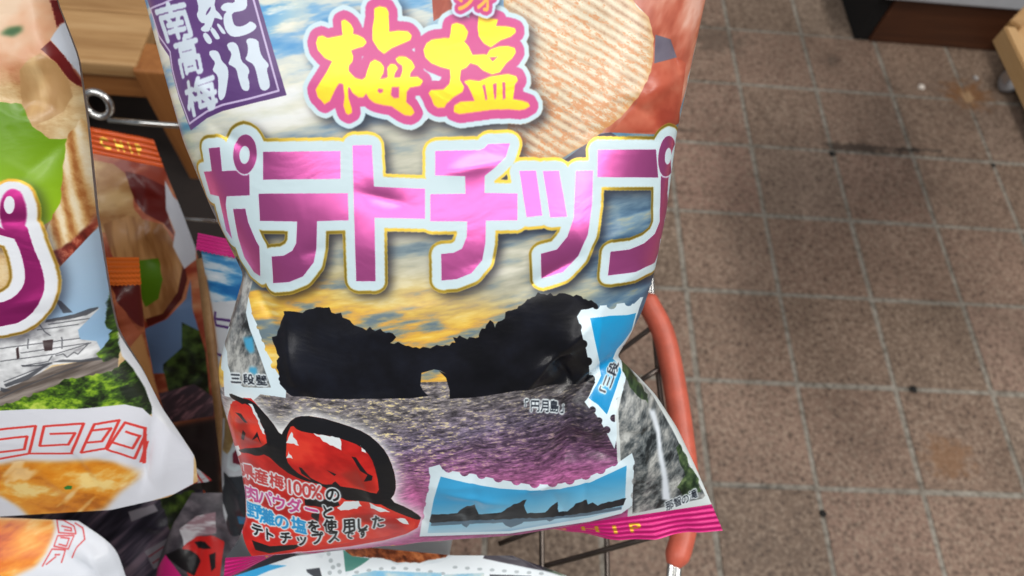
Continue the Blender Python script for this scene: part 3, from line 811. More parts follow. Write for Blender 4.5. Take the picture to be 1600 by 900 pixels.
ART = {b: {k: [_dec(p) for p in v] for k, v in d.items()} for b, d in {
 'main': {
  'pink': [
   '-855 -602 -803 -604 -806 -559 -811 -514 -768 -515 -727 -515 -687 -515 -694 -468 -702 -421 -755 -419 -812 -417 -826 -383 -833 -322 -835 -281 -838 -240 -863 -274 -857 -323 -855 -370 -854 -416 -904 -422 -906 -467 -909 -512 -863 -514 -858 -558',
   '-792 -367 -732 -369 -731 -317 -721 -279 -710 -241 -700 -220 -708 -179 -718 -136 -731 -91 -761 -106 -793 -167 -796 -211 -799 -253 -795 -324',
   '-619 -580 -579 -579 -540 -577 -503 -576 -465 -575 -429 -573 -392 -572 -356 -570 -320 -569 -324 -536 -327 -503 -331 -470 -367 -471 -404 -472 -441 -474 -478 -475 -516 -476 -555 -477 -594 -478 -634 -478 -629 -512 -624 -546',
   '-662 -426 -620 -426 -579 -425 -538 -424 -499 -423 -460 -422 -422 -420 -384 -419 -346 -417 -309 -416 -312 -383 -314 -350 -317 -317 -357 -318 -398 -318 -439 -318 -447 -268 -457 -217 -475 -160 -528 -104 -593 -79 -670 -69 -660 -126 -651 -181 -596 -186 -556 -206 -535 -235 -526 -277 -518 -319 -556 -320 -595 -321 -634 -322 -675 -322 -670 -357 -666 -392',
   '-273 -586 -238 -585 -203 -583 -205 -547 -206 -510 -208 -472 -210 -435 -173 -431 -135 -427 -98 -424 -60 -420 -23 -417 -26 -381 -29 -345 -32 -308 -69 -311 -106 -314 -144 -317 -181 -319 -219 -322 -221 -289 -224 -255 -227 -221 -230 -187 -233 -152 -237 -117 -240 -82 -277 -83 -315 -84 -311 -121 -308 -157 -305 -193 -302 -229 -299 -264 -296 -299 -294 -334 -291 -370 -288 -407 -285 -443 -282 -479 -279 -515 -276 -550',
   '25 -549 58 -548 90 -547 122 -546 155 -544 187 -543 203 -548 218 -562 258 -561 297 -560 279 -513 238 -478 198 -450 193 -388 233 -385 273 -381 314 -378 311 -329 308 -280 269 -283 230 -285 191 -287 188 -245 184 -204 168 -140 125 -94 67 -74 10 -72 14 -123 17 -174 63 -175 96 -189 117 -232 123 -289 89 -292 55 -294 21 -296 -13 -298 -10 -331 -8 -364 -5 -396 38 -394 81 -392 124 -390 127 -454 91 -457 55 -460 18 -463 22 -506',
   '326 -459 387 -456 390 -423 393 -390 396 -357 399 -324 402 -290 343 -289 340 -323 336 -357 333 -391 330 -425',
   '413 -452 473 -449 477 -415 482 -381 487 -347 491 -312 496 -278 432 -280 428 -314 425 -349 421 -384 417 -418',
   '537 -443 603 -439 600 -397 597 -355 594 -312 587 -275 581 -238 574 -200 554 -161 535 -118 505 -89 474 -61 432 -51 389 -43 389 -95 390 -145 452 -155 494 -201 508 -236 522 -271 525 -306 528 -340 531 -375 534 -409',
   '624 -514 662 -511 701 -508 741 -505 782 -502 824 -498 868 -494 871 -458 875 -421 879 -383 830 -390 785 -396 742 -401 700 -405 659 -410 619 -414 621 -447 623 -481',
   '893 -387 937 -383 936 -345 934 -306 947 -257 938 -222 925 -191 950 -124 906 -115 904 -57 879 -22 823 -23 775 -16 733 -20 693 -23 653 -25 659 -73 664 -122 704 -120 745 -117 814 -128 868 -155 892 -199 891 -238 892 -275 892 -313 892 -350'],
  'ring': [
   '-647 -570 -651 -554 -658 -539 -667 -526 -677 -515 -688 -507 -700 -502 -712 -501 -723 -504 -733 -510 -741 -519 -746 -532 -749 -546 -750 -562 -748 -578 -744 -594 -739 -609 -730 -622 -719 -633 -705 -641 -692 -645 -680 -646 -669 -643 -660 -637 -653 -628 -647 -616 -645 -602 -645 -586',
   '948 -460 947 -442 948 -423 953 -404 957 -388 941 -382 928 -380 916 -381 905 -385 896 -394 888 -405 883 -419 879 -435 878 -453 879 -470 882 -487 888 -503 895 -517 903 -528 912 -536 922 -540 933 -540 944 -536 955 -528 965 -516 972 -502 961 -490 953 -476'],
  'ringin': [
   '-678 -570 -680 -563 -682 -556 -686 -550 -690 -545 -695 -542 -700 -539 -706 -539 -710 -540 -715 -543 -718 -547 -720 -553 -722 -559 -722 -566 -722 -573 -720 -581 -717 -587 -714 -593 -710 -598 -706 -602 -700 -604 -695 -604 -690 -603 -686 -600 -682 -596 -680 -591 -678 -584 -678 -577',
   '949 -456 948 -449 945 -442 942 -437 939 -432 934 -429 930 -428 926 -428 922 -429 919 -433 916 -437 913 -443 912 -450 912 -457 912 -464 913 -471 915 -478 918 -483 921 -488 925 -491 929 -493 933 -493 937 -491 940 -488 944 -483 946 -477 948 -471 949 -463'],
  'ume': [
   '-273 -1015 -260 -1019 -241 -1003 -233 -986 -236 -969 -219 -964 -199 -953 -190 -939 -202 -926 -225 -922 -248 -915 -242 -894 -245 -877 -260 -864 -262 -844 -241 -819 -216 -811 -203 -819 -193 -845 -181 -869 -165 -877 -145 -866 -135 -851 -138 -832 -154 -809 -129 -812 -123 -816 -122 -846 -110 -859 -93 -856 -86 -844 -98 -827 -102 -811 -79 -811 -69 -833 -68 -852 -85 -865 -90 -875 -78 -883 -56 -881 -34 -865 -25 -845 -42 -826 -46 -810 -18 -810 0 -795 -10 -781 -46 -777 -60 -764 -66 -725 -47 -707 -39 -689 -52 -679 -74 -683 -94 -697 -118 -716 -148 -722 -178 -731 -197 -747 -205 -765 -217 -753 -234 -754 -254 -770 -264 -791 -270 -788 -272 -752 -264 -717 -264 -702 -277 -696 -286 -703 -291 -728 -284 -757 -285 -802 -299 -807 -314 -789 -332 -760 -339 -748 -361 -737 -370 -750 -382 -763 -387 -788 -372 -807 -342 -844 -317 -882 -343 -895 -366 -924 -370 -948 -362 -967 -346 -970 -327 -960 -272 -967 -273 -990',
   '-160 -780 -143 -776 -145 -764 -157 -760 -165 -770',
   '-112 -782 -85 -781 -89 -741 -108 -740 -119 -753',
   '-153 -1050 -133 -1056 -111 -1050 -104 -1036 -107 -968 -72 -970 -42 -966 -28 -952 -34 -938 -70 -925 -101 -915 -130 -897 -149 -913 -167 -945 -164 -984 -154 -1022',
   '116 -980 134 -985 158 -976 172 -953 163 -929 155 -922 171 -902 182 -873 227 -873 232 -869 246 -888 279 -897 310 -897 335 -888 336 -874 322 -855 301 -841 276 -811 248 -805 219 -819 197 -840 172 -848 159 -834 138 -826 131 -792 144 -767 140 -752 106 -735 79 -714 70 -701 47 -701 33 -712 27 -734 18 -752 27 -761 72 -761 94 -779 100 -801 100 -830 68 -840 34 -856 15 -877 11 -901 23 -922 44 -933 85 -936 105 -935 111 -953',
   '239 -863 275 -865 253 -846',
   '213 -1006 280 -988 271 -967 314 -963 339 -956 341 -944 322 -930 286 -920 249 -898 225 -913 209 -938 208 -968',
   '148 -784 166 -789 201 -782 242 -796 304 -801 334 -791 338 -778 327 -766 317 -713 350 -706 372 -697 377 -687 358 -678 338 -676 297 -682 235 -683 194 -680 122 -675 103 -683 106 -703 130 -715 181 -715 170 -746 159 -771',
   '209 -768 221 -772 226 -718 218 -714 214 -748',
   '248 -771 263 -775 258 -721 251 -714 249 -741',
   '282 -776 293 -776 292 -719 281 -712'],
  'umehole': ['-29 -738 -21 -742 -12 -722 3 -686 11 -666 0 -657 -8 -692', '31 -815 45 -804 65 -803 57 -792 39 -796'],
  'badge': [
   '-572 -1129 -568 -1108 -562 -1078 -555 -1048 -549 -1018 -543 -988 -536 -958 -530 -927 -523 -897 -517 -867 -510 -836 -504 -806 -498 -776 -535 -770 -572 -764 -610 -759 -648 -753 -686 -747 -724 -741 -763 -735 -840 -713 -883 -692 -931 -671 -942 -709 -952 -748 -963 -787 -967 -820 -971 -853 -975 -886 -975 -948 -1017 -1004 -1021 -1050 -1029 -1087 -1036 -1125 -1044 -1159 -1046 -1181 -992 -1172 -947 -1166 -904 -1161 -864 -1156 -825 -1152 -787 -1148 -750 -1145 -713 -1141 -677 -1138 -641 -1135 -606 -1132'],
  'badgeline': [
   '-590 -1131 -586 -1109 -580 -1078 -574 -1046 -568 -1015 -562 -983 -556 -952 -550 -920 -544 -888 -538 -856 -532 -825 -526 -793 -565 -786 -605 -779 -645 -772 -682 -767 -720 -762 -758 -757 -834 -737 -880 -718 -931 -697',
   '-931 -697 -940 -735 -950 -772 -960 -810 -965 -856 -970 -902 -966 -964 -989 -995 -1014 -1026 -1021 -1060 -1028 -1094 -1035 -1127 -961 -1134 -884 -1150'],
  'kishu': [
   '-784 -945 -779 -950 -770 -951 -758 -950 -748 -945 -743 -937 -740 -927 -738 -916 -732 -906 -722 -897 -716 -886 -715 -872 -717 -856 -723 -837 -729 -818 -736 -799 -743 -785 -751 -778 -758 -774 -764 -774 -768 -780 -769 -791 -768 -805 -764 -822 -762 -838 -761 -855 -765 -867 -775 -876 -778 -884 -774 -891 -770 -897 -766 -904 -767 -912 -774 -920 -780 -929 -785 -938',
   '-703 -970 -692 -973 -682 -973 -672 -968 -665 -958 -662 -945 -660 -930 -659 -913 -653 -900 -642 -891 -634 -881 -631 -870 -632 -862 -637 -857 -639 -846 -636 -830 -637 -816 -640 -805 -646 -800 -655 -800 -663 -803 -668 -809 -672 -820 -675 -834 -678 -850 -680 -870 -685 -882 -694 -888 -702 -893 -709 -896 -710 -903 -704 -912 -699 -921 -695 -930 -696 -939 -703 -948 -706 -956 -708 -964',
   '-627 -978 -617 -981 -605 -980 -591 -975 -583 -966 -583 -954 -582 -940 -579 -924 -572 -910 -562 -898 -555 -889 -554 -882 -556 -877 -561 -873 -562 -862 -559 -842 -557 -827 -557 -814 -561 -805 -570 -799 -578 -796 -587 -798 -594 -803 -597 -810 -600 -825 -602 -846 -605 -866 -609 -882 -617 -894 -628 -900 -636 -905 -640 -910 -640 -915 -634 -922 -630 -931 -627 -945 -627 -958 -631 -970',
   '-789 -1143 -748 -1139 -732 -1127 -739 -1106 -736 -1088 -723 -1074 -715 -1062 -713 -1054 -720 -1053 -736 -1060 -746 -1061 -748 -1056 -755 -1044 -765 -1026 -777 -1017 -791 -1017 -801 -1020 -808 -1026 -805 -1033 -790 -1041 -788 -1047 -800 -1049 -809 -1057 -816 -1072 -816 -1083 -809 -1092 -806 -1109 -809 -1133',
   '-799 -1013 -789 -1015 -779 -1007 -768 -990 -767 -979 -774 -974 -781 -974 -789 -979 -796 -989 -802 -1004',
   '-768 -1029 -760 -1031 -749 -1022 -737 -1002 -733 -990 -740 -987 -746 -987 -752 -990 -759 -1001 -768 -1019',
   '-738 -1041 -732 -1041 -723 -1032 -711 -1015 -707 -1005 -713 -1003 -718 -1004 -724 -1008 -730 -1018 -738 -1034',
   '-712 -1100 -700 -1107 -685 -1109 -667 -1106 -658 -1110 -658 -1122 -646 -1127 -623 -1125 -611 -1114 -612 -1094 -619 -1082 -631 -1077 -647 -1075 -665 -1074 -675 -1067 -675 -1054 -673 -1042 -670 -1032 -662 -1026 -650 -1024 -638 -1025 -625 -1029 -615 -1034 -609 -1038 -600 -1036 -589 -1028 -585 -1020 -589 -1012 -599 -1005 -615 -998 -634 -993 -656 -990 -674 -990 -689 -995 -700 -1005 -708 -1021 -711 -1038 -710 -1057 -705 -1070 -696 -1077 -697 -1081 -706 -1082 -712 -1086 -716 -1093',
   '-775 -1084 -764 -1096 -757 -1101 -755 -1097 -759 -1090 -770 -1079 -777 -1074 -779 -1076'],
  'island': [
   '-672 353 -692 350 -689 334 -687 314 -681 295 -681 280 -688 267 -683 251 -684 237 -669 220 -679 208 -681 194 -685 182 -691 171 -696 160 -698 146 -675 139 -670 121 -658 104 -651 84 -639 65 -630 51 -632 38 -607 36 -587 36 -568 38 -548 41 -533 30 -518 25 -502 24 -487 17 -472 17 -458 19 -434 17 -428 38 -412 43 -390 39 -385 58 -368 64 -357 69 -350 81 -341 89 -329 93 -311 99 -296 109 -280 95 -273 105 -261 112 -240 104 -232 115 -221 121 -207 120 -195 124 -183 141 -195 155 -209 165 -194 169 -178 161 -165 171 -152 179 -138 181 -125 189 -111 188 -98 195 -84 189 -71 192 -57 197 -31 184 -19 189 -7 191 4 187 18 192 28 179 42 180 34 157 49 162 60 152 69 159 74 162 89 170 97 162 109 164 120 168 133 166 135 154 140 143 147 131 161 132 165 118 174 109 182 99 194 112 198 133 203 119 211 109 225 106 238 99 241 86 242 74 254 69 266 69 277 65 288 64 294 54 305 52 313 47 322 40 329 31 338 31 349 25 361 23 372 8 383 16 396 17 407 23 420 15 431 28 442 28 454 20 465 21 477 23 488 28 499 33 510 40 522 34 532 39 543 44 549 55 561 58 569 66 583 65 591 74 602 82 609 93 604 198 605 321 612 471 596 470 507 445 376 420 287 418 192 423 91 427 -2 421 2 383 -7 326 -32 293 -5 309 -28 292 -51 286 -101 298 -111 353 -103 377 -84 402 -141 407 -248 406 -392 402 -537 395 -640 386 -667 364'],
  'sea': [
   '-1099 469 -985 399 -900 375 -830 362 -767 354 -706 348 -648 342 -592 339 -539 338 -485 337 -433 337 -377 337 -321 338 -264 338 -208 338 -152 338 -101 339 -51 341 -1 343 49 345 100 348 150 352 201 355 252 357 303 359 354 359 408 380 464 400 517 400 573 415 635 443 694 456 777 485 883 560 903 597 924 640 950 692 976 745 1003 802 1036 869 1068 936 1100 1000 1131 1065 1161 1127 1189 1183 1220 1248 1158 1254 1098 1264 1036 1271 974 1278 911 1284 847 1290 784 1294 720 1298 656 1303 592 1306 528 1309 464 1310 400 1312 336 1314 272 1315 208 1317 145 1324 80 1330 16 1337 -48 1343 -113 1350 -176 1357 -240 1364 -304 1371 -367 1377 -431 1382 -495 1387 -557 1389 -620 1391 -684 1394 -745 1394 -809 1396 -871 1397 -932 1397 -994 1398 -1055 1398 -1113 1406 -1112 1333 -1108 1255 -1127 1211 -1123 1175 -1109 1047 -1109 978 -1108 909 -1107 841 -1107 774 -981 606 -981 551 -1097 591 -1101 530'],
  'stampA': [
   '521 122 539 98 571 99 610 91 661 99 724 109 775 130 807 112 824 118 806 161 792 216 784 284 765 344 715 339 747 435 735 459 748 485 725 525 693 556 686 619 687 665 690 714 679 785 659 736 639 683 619 634 590 579 549 528 569 507 603 467 574 418 568 344 556 272 540 209 529 153'],
  'biteA': [
   '538 165 535 173 528 179 519 181 511 178 505 171 503 162 506 154 512 148 521 147 530 150 536 157',
   '560 244 558 254 552 260 543 261 534 255 527 246 524 234 527 224 533 218 542 218 551 224 558 233',
   '582 336 580 347 574 354 565 355 556 351 549 341 547 330 549 319 555 312 564 311 573 315 580 324',
   '604 457 601 463 594 467 585 468 576 466 570 458 568 448 570 437 576 431 587 434 597 442 603 449',
   '617 92 614 99 608 104 601 105 593 102 588 95 586 87 588 80 594 75 602 74 609 77 615 84',
   '691 105 688 116 679 122 667 121 656 115 647 104 645 92 648 82 656 76 667 76 679 82 687 93',
   '767 119 765 128 758 133 748 132 737 126 730 117 727 106 729 98 736 93 746 93 756 99 764 109',
   '596 567 593 575 587 579 578 579 570 574 564 566 563 558 565 551 571 546 580 546 588 551 594 559',
   '623 623 621 631 615 635 608 635 600 631 595 623 593 615 595 607 601 603 608 603 616 608 622 615',
   '660 678 658 688 651 694 643 694 634 689 628 679 625 668 627 659 634 654 642 654 651 659 657 668',
   '759 517 755 522 748 524 740 523 732 519 727 513 725 506 729 501 735 499 744 501 752 505 757 511',
   '720 556 717 561 712 564 704 564 698 561 693 555 692 549 694 544 700 541 707 541 714 544 719 550',
   '692 629 690 637 684 642 675 643 667 638 661 630 658 621 661 613 667 608 676 608 684 612 690 619'],
  'blueA': [
   '574 136 616 140 661 148 743 172 789 181 781 223 776 271 738 312 706 339 690 389 729 452 729 462 708 486 689 516 666 556 644 600 607 549 568 513 592 491 616 469 633 448 622 374 603 290 591 230 582 180'],
  'fallframe': [
   '674 317 713 299 809 487 841 528 871 563 901 598 932 636 956 678 980 720 1005 764 1032 813 1053 861 1073 908 1093 955 1112 999 1133 1048 1155 1099 1175 1147 1196 1196 1160 1245 1117 1252 1073 1257 1029 1262 985 1266 941 1270 896 1274 852 1277 807 1279 762 1283 759 1208 756 1136 754 1071 753 1008 751 944 751 889 693 856 690 800 686 743 683 688 680 635 679 587 694 548 710 511 729 479 718 445 702 396'],
  'fall': [
   '682 304 733 397 773 468 797 498 823 532 850 567 878 605 897 643 919 685 940 727 962 770 982 815 1002 863 1024 913 1046 965 1075 1028 1103 1087 1131 1149 1119 1164 1074 1170 1029 1178 985 1185 940 1193 888 1202 835 1212 782 1223 778 1150 774 1081 771 1015 767 949 765 890 755 812 708 852 704 794 702 741 699 689 697 637 696 590 712 552 728 516 748 486 736 450 717 396'],
  'fallwater': ['841 634 875 651 884 691 894 733 895 777 898 828 914 901 932 982 946 1065 961 1152 918 1137 912 1067 907 1001 892 918 879 844 876 793 874 748 857 689'],
  'fallgreen': [
   '976 858 999 848 1009 868 1013 887 1028 908 1038 929 1040 949 1040 970 1063 992 1075 1014 1087 1035 1098 1056 1095 1078 1101 1101 1112 1124 1091 1126 1072 1133 1053 1139 1029 1150 1017 1123 1004 1096 985 1068 998 1048 1009 1028 1025 1013 1019 984 1002 956 992 928 990 904 983 879',
   '708 410 734 395 741 431 762 453 770 464 777 476 786 488 793 498 806 514 805 524 824 541 831 555 834 569 850 585 845 593 844 615 835 598 812 584 796 569 785 554 774 540 759 520 756 502 746 484 745 471 727 456 726 442 709 424'],
  'stampB': [
   '-123 760 -75 747 -66 778 -30 792 7 807 43 824 86 836 128 849 170 865 212 879 255 895 298 906 345 904 392 912 440 931 494 926 549 920 602 897 657 878 711 851 756 812 769 859 768 943 771 1013 773 1083 776 1157 729 1211 679 1225 628 1239 577 1254 515 1259 452 1265 408 1268 365 1272 321 1275 278 1278 234 1282 191 1288 148 1285 105 1282 62 1279 19 1276 -24 1274 -66 1271 -109 1268 -152 1266 -194 1263 -237 1260 -209 1141 -190 1065 -166 974 -147 905 -130 846'],
  'biteB': [
   '-19 773 -23 788 -32 798 -44 801 -54 795 -61 783 -62 767 -57 751 -48 741 -37 739 -26 744 -20 757',
   '45 810 41 824 32 832 21 833 11 827 4 815 2 799 7 785 16 775 27 773 37 781 44 795',
   '118 825 114 840 105 851 93 855 81 851 74 840 72 826 76 811 85 799 97 794 109 798 116 809',
   '190 852 186 868 176 879 164 882 153 876 145 864 143 847 148 832 157 821 169 817 180 823 188 835',
   '266 878 263 894 253 905 242 908 230 902 222 889 220 872 224 857 233 846 245 843 256 849 264 861',
   '344 897 340 910 331 920 319 925 308 922 300 911 297 896 301 881 310 871 322 868 333 873 341 884',
   '424 914 420 930 411 940 399 940 387 928 378 912 375 898 379 885 388 878 401 878 412 885 421 898',
   '500 921 497 936 488 947 476 949 465 942 456 928 453 912 457 898 465 890 477 888 488 894 497 906',
   '572 905 569 920 560 931 549 935 537 929 528 914 525 898 528 884 537 875 549 873 560 878 569 890',
   '639 883 636 896 628 906 616 908 604 902 596 890 592 875 596 862 605 854 616 853 628 859 636 869',
   '695 856 692 866 685 873 675 874 665 870 658 862 656 852 659 843 667 837 676 834 686 837 693 845',
   '-123 815 -127 830 -136 841 -148 846 -158 843 -164 832 -164 815 -159 799 -150 788 -139 785 -130 789 -124 800',
   '-140 897 -146 915 -156 930 -169 939 -180 939 -186 928 -186 910 -181 891 -170 876 -158 869 -148 871 -141 881',
   '-169 1005 -175 1025 -187 1044 -199 1050 -208 1040 -213 1024 -213 1007 -209 992 -200 983 -188 978 -177 979 -170 987',
   '-192 1106 -197 1123 -206 1133 -215 1134 -224 1124 -229 1109 -229 1093 -224 1079 -216 1072 -207 1073 -199 1081 -193 1092',
   '795 891 793 903 788 913 779 917 770 913 763 904 761 892 763 881 769 873 777 870 786 872 793 880',
   '801 981 800 998 794 1012 785 1017 775 1013 766 999 762 983 764 968 770 957 780 954 790 956 797 966',
   '806 1085 804 1102 798 1115 788 1119 777 1112 768 1098 764 1081 766 1066 773 1057 784 1054 794 1059 802 1069',
   '803 1192 802 1207 796 1218 786 1221 776 1215 768 1202 764 1185 766 1170 772 1160 782 1158 792 1164 799 1176'],
  'skyB': [
   '-79 818 -40 836 0 855 39 876 82 888 124 902 166 919 210 928 253 936 297 941 341 935 385 952 431 966 476 964 522 958 567 952 608 931 650 913 692 896 734 879 733 941 736 1015 739 1092 727 1179 677 1191 626 1204 576 1218 513 1224 451 1233 408 1238 365 1241 322 1246 279 1251 235 1257 192 1265 149 1261 106 1256 63 1254 20 1250 -23 1247 -66 1243 -109 1240 -152 1237 -195 1234 -172 1144 -150 1052 -128 966 -102 883'],
  'rocksB': [
   '-173 1140 -164 1110 -154 1079 -138 1079 -123 1079 -108 1076 -93 1077 -79 1080 -64 1076 -49 1077 -35 1077 -20 1051 -2 1034 15 1019 32 1021 49 1015 50 1048 55 1075 59 1100 74 1098 90 1090 105 1086 120 1084 135 1083 150 1085 164 1086 179 1075 192 1057 208 1047 222 1031 237 1031 252 1024 266 1010 281 1007 274 1029 268 1051 273 1086 281 1119 298 1115 315 1120 332 1123 349 1127 364 1128 376 1114 385 1098 397 1085 410 1080 423 1073 425 1099 423 1124 428 1151 449 1151 469 1148 481 1126 495 1109 505 1084 522 1077 540 1077 556 1070 563 1107 585 1094 610 1125 628 1112 644 1110 660 1103 677 1107 693 1100 710 1099 726 1096 744 1096 738 1122 734 1147 719 1151 702 1151 686 1154 670 1158 654 1158 638 1161 622 1166 606 1167 589 1168 574 1174 558 1177 542 1175 526 1169 510 1173 494 1174 479 1178 463 1178 448 1188 432 1183 416 1180 400 1183 384 1175 369 1174 353 1174 337 1169 322 1170 306 1165 291 1157 275 1163 260 1154 244 1157 229 1152 213 1153 198 1158 183 1151 167 1146 152 1145 137 1141 122 1134 107 1138 91 1145 76 1146 61 1145 46 1149 32 1142 17 1136 2 1142 -14 1151 -29 1154 -44 1149 -58 1144 -73 1144 -88 1142 -103 1145 -118 1143 -133 1146 -148 1147 -165 1152'],
  'reflB': [
   '-31 1164 11 1171 -7 1204 -24 1188',
   '156 1156 216 1164 281 1163 252 1203 199 1232 176 1209',
   '356 1180 423 1192 384 1214',
   '-162 1139 -116 1135 -72 1138 -29 1145 17 1137 61 1146 107 1136 152 1139 198 1147 244 1150 291 1152 337 1157 384 1165 432 1174 479 1168 526 1167 574 1170 624 1164 675 1159 726 1156 727 1179 684 1184 641 1189 599 1194 556 1201 511 1197 467 1200 423 1201 378 1196 334 1193 290 1192 243 1187 196 1183 150 1175 104 1170 57 1178 11 1171 -36 1178 -80 1172 -126 1172 -172 1177'],
  'stampC': [
   '-875 -2 -806 2 -796 40 -788 72 -764 109 -757 135 -735 179 -726 212 -705 244 -700 264 -680 298 -683 335 -660 364 -668 396 -720 392 -783 390 -828 427 -904 426 -994 445 -981 366 -977 330 -998 328 -1000 280 -1076 321 -1069 235 -1050 183 -1031 132 -1013 81 -866 6'],
  'biteC': [
   '-770 61 -772 65 -776 69 -782 71 -788 70 -793 67 -794 63 -792 58 -788 54 -781 53 -775 53 -771 56',
   '-744 111 -746 116 -751 120 -758 122 -765 122 -770 118 -771 113 -769 108 -764 103 -757 101 -751 102 -746 106',
   '-723 158 -725 163 -730 168 -737 170 -743 169 -748 166 -749 160 -747 155 -742 150 -735 148 -728 149 -724 152',
   '-709 193 -711 199 -717 204 -724 206 -731 206 -736 202 -737 196 -734 190 -729 185 -722 183 -715 184 -710 188',
   '-683 255 -686 263 -692 269 -701 272 -709 271 -714 266 -715 259 -712 252 -706 246 -697 243 -689 244 -684 249',
   '-660 310 -663 316 -669 321 -675 324 -681 323 -685 319 -686 313 -683 307 -678 302 -671 300 -665 300 -661 304',
   '-764 409 -767 416 -773 421 -780 424 -787 423 -791 419 -791 412 -788 406 -782 401 -775 398 -769 399 -765 403',
   '-708 404 -711 411 -718 417 -725 419 -732 418 -736 413 -737 406 -733 399 -727 393 -720 391 -713 392 -709 397'],
  'rockC': [
   '-828 -176 -847 -149 -788 -158 -786 -112 -783 -66 -791 -45 -808 2 -825 64 -808 121 -781 178 -768 213 -755 250 -745 283 -735 318 -727 354 -795 362 -865 370 -921 335 -945 296 -951 246 -984 226 -936 147 -1024 188 -1009 151 -988 102 -971 7 -958 -38 -946 -83'],
  'blueC': ['-844 167 -792 152 -789 213 -812 222 -833 205', '-817 278 -783 277 -787 309 -828 300'],
  'greycorner': ['-1248 1379 -1214 1324 -1186 1276 -1164 1239 -1108 1188 -1072 1206 -1058 1255 -1059 1362 -1107 1367 -1154 1371 -1200 1373'],
  'plumglow': [
   '-724 578 -714 561 -695 537 -669 506 -642 487 -616 480 -585 480 -547 489 -506 498 -462 511 -420 528 -379 549 -344 576 -316 611 -295 647 -282 685 -275 730 -272 784 -275 834 -282 879 -294 913 -311 937 -302 965 -267 1000 -239 1040 -217 1086 -214 1130 -233 1179 -298 1227 -354 1250 -410 1272 -465 1282 -520 1293 -576 1304 -631 1309 -686 1315 -741 1321 -796 1326 -845 1322 -894 1318 -943 1315 -981 1295 -1020 1278 -1030 1227 -1044 1182 -1071 1155 -1098 1142 -1100 1102 -1038 966 -991 873 -991 825 -1079 905 -977 736 -979 690 -1085 761 -1077 681 -1007 552 -943 453 -873 420 -834 415 -817 433 -796 459 -770 494 -750 531 -736 568'],
  'plumblack': [
   '-724 578 -714 561 -695 537 -669 506 -642 487 -616 480 -585 480 -547 489 -506 498 -462 511 -420 528 -379 549 -344 576 -316 611 -295 647 -282 685 -275 730 -272 784 -275 834 -282 879 -294 913 -311 937 -302 965 -267 1000 -239 1040 -217 1086 -208 1112 -213 1124 -227 1117 -249 1094 -277 1065 -310 1029 -337 995 -358 964 -402 943 -477 945 -529 929 -560 905 -600 877 -652 849 -691 827 -722 816 -748 798 -771 772 -794 742 -815 708 -839 698 -866 711 -891 716 -914 713 -938 715 -962 724 -980 726 -989 719 -937 689 -846 659 -804 628 -802 591 -809 552 -822 509 -844 477 -876 457 -907 445 -936 441 -953 433 -956 422 -939 417 -904 420 -876 423 -855 423 -836 428 -818 437 -796 459 -770 494 -750 531 -736 568'],
  'plumred': [
   '-661 530 -650 545 -630 555 -600 561 -566 566 -529 572 -496 580 -467 588 -437 600 -406 615 -381 637 -363 666 -351 704 -347 754 -347 811 -352 872 -368 897 -396 888 -423 884 -446 871 -472 863 -504 859 -525 853 -535 845 -554 843 -584 847 -616 840 -653 822 -681 801 -700 781 -717 756 -730 727 -730 690 -718 646 -709 611 -701 583 -689 558 -674 534',
   '-959 468 -937 466 -907 458 -871 446 -845 454 -829 481 -818 515 -811 555 -806 592 -805 628 -846 659 -937 689 -991 688 -985 635 -980 575 -972 503',
   '-1034 788 -980 741 -946 731 -901 721 -866 711 -839 698 -810 712 -778 755 -744 789 -708 813 -668 833 -622 845 -590 867 -573 899 -551 921 -526 935 -477 945 -403 945 -358 966 -337 996 -310 1029 -277 1065 -253 1095 -239 1117 -237 1145 -248 1179 -304 1209 -355 1224 -406 1238 -465 1250 -524 1263 -567 1269 -612 1277 -656 1284 -713 1295 -769 1306 -814 1316 -860 1327 -938 1343 -1001 1357 -1042 1355 -1059 1341 -1068 1291 -1077 1219 -1081 1177 -1059 1136 -1046 1061 -1039 1002 -1028 938 -1012 841 -1012 784'],
  'plumwhite': [
   '-714 619 -703 605 -695 589 -685 573 -675 560 -671 570 -674 586 -667 595 -661 605 -661 619 -657 629 -669 628 -678 620 -691 621',
   '-732 702 -718 682 -711 661 -712 677 -703 686 -701 702 -712 697',
   '-580 561 -569 566 -559 570 -546 569 -535 571 -524 574 -513 577 -500 576 -490 581 -478 583 -471 584 -467 599 -468 614 -472 630 -473 646 -484 638 -495 632 -505 624 -519 621 -530 609 -545 603 -550 593 -555 581 -566 578 -574 571',
   '-391 615 -388 628 -381 638 -373 647 -371 660 -364 670 -374 659 -388 651 -386 632',
   '-854 442 -835 442 -830 452 -827 464 -825 477 -819 487 -819 501 -814 513 -816 527 -814 540 -810 553 -804 563 -808 578 -804 589 -817 583 -818 571 -824 561 -826 549 -829 537 -824 521 -829 509 -832 497 -838 487 -839 474 -840 460 -847 451',
   '-566 994 -549 983 -535 967 -523 951 -510 950 -497 950 -484 948 -471 948 -455 943 -455 965 -448 980 -462 982 -475 1001 -489 999 -502 1004 -515 1010 -528 1009 -540 1010 -552 1013',
   '-407 947 -395 953 -384 964 -373 974 -363 981 -355 992 -346 1003 -339 1016 -329 1028 -340 1025 -350 1017 -361 1016 -372 1012 -383 1000 -394 991 -410 989 -406 966',
   '-319 1078 -309 1088 -296 1083 -285 1087 -275 1095 -269 1116 -266 1142 -277 1138 -288 1132 -296 1121 -304 1109 -310 1093'],
  'plumdark': [
   '-435 676 -417 680 -393 742 -383 768 -364 788 -372 812 -404 810 -384 778 -409 749 -424 703',
   '-684 748 -672 752 -646 810 -597 844 -636 836 -681 785',
   '-561 756 -523 781 -533 792',
   '-551 836 -536 825 -519 857 -456 864 -401 870 -354 899 -330 943 -368 949 -415 945 -465 945 -513 942 -566 887',
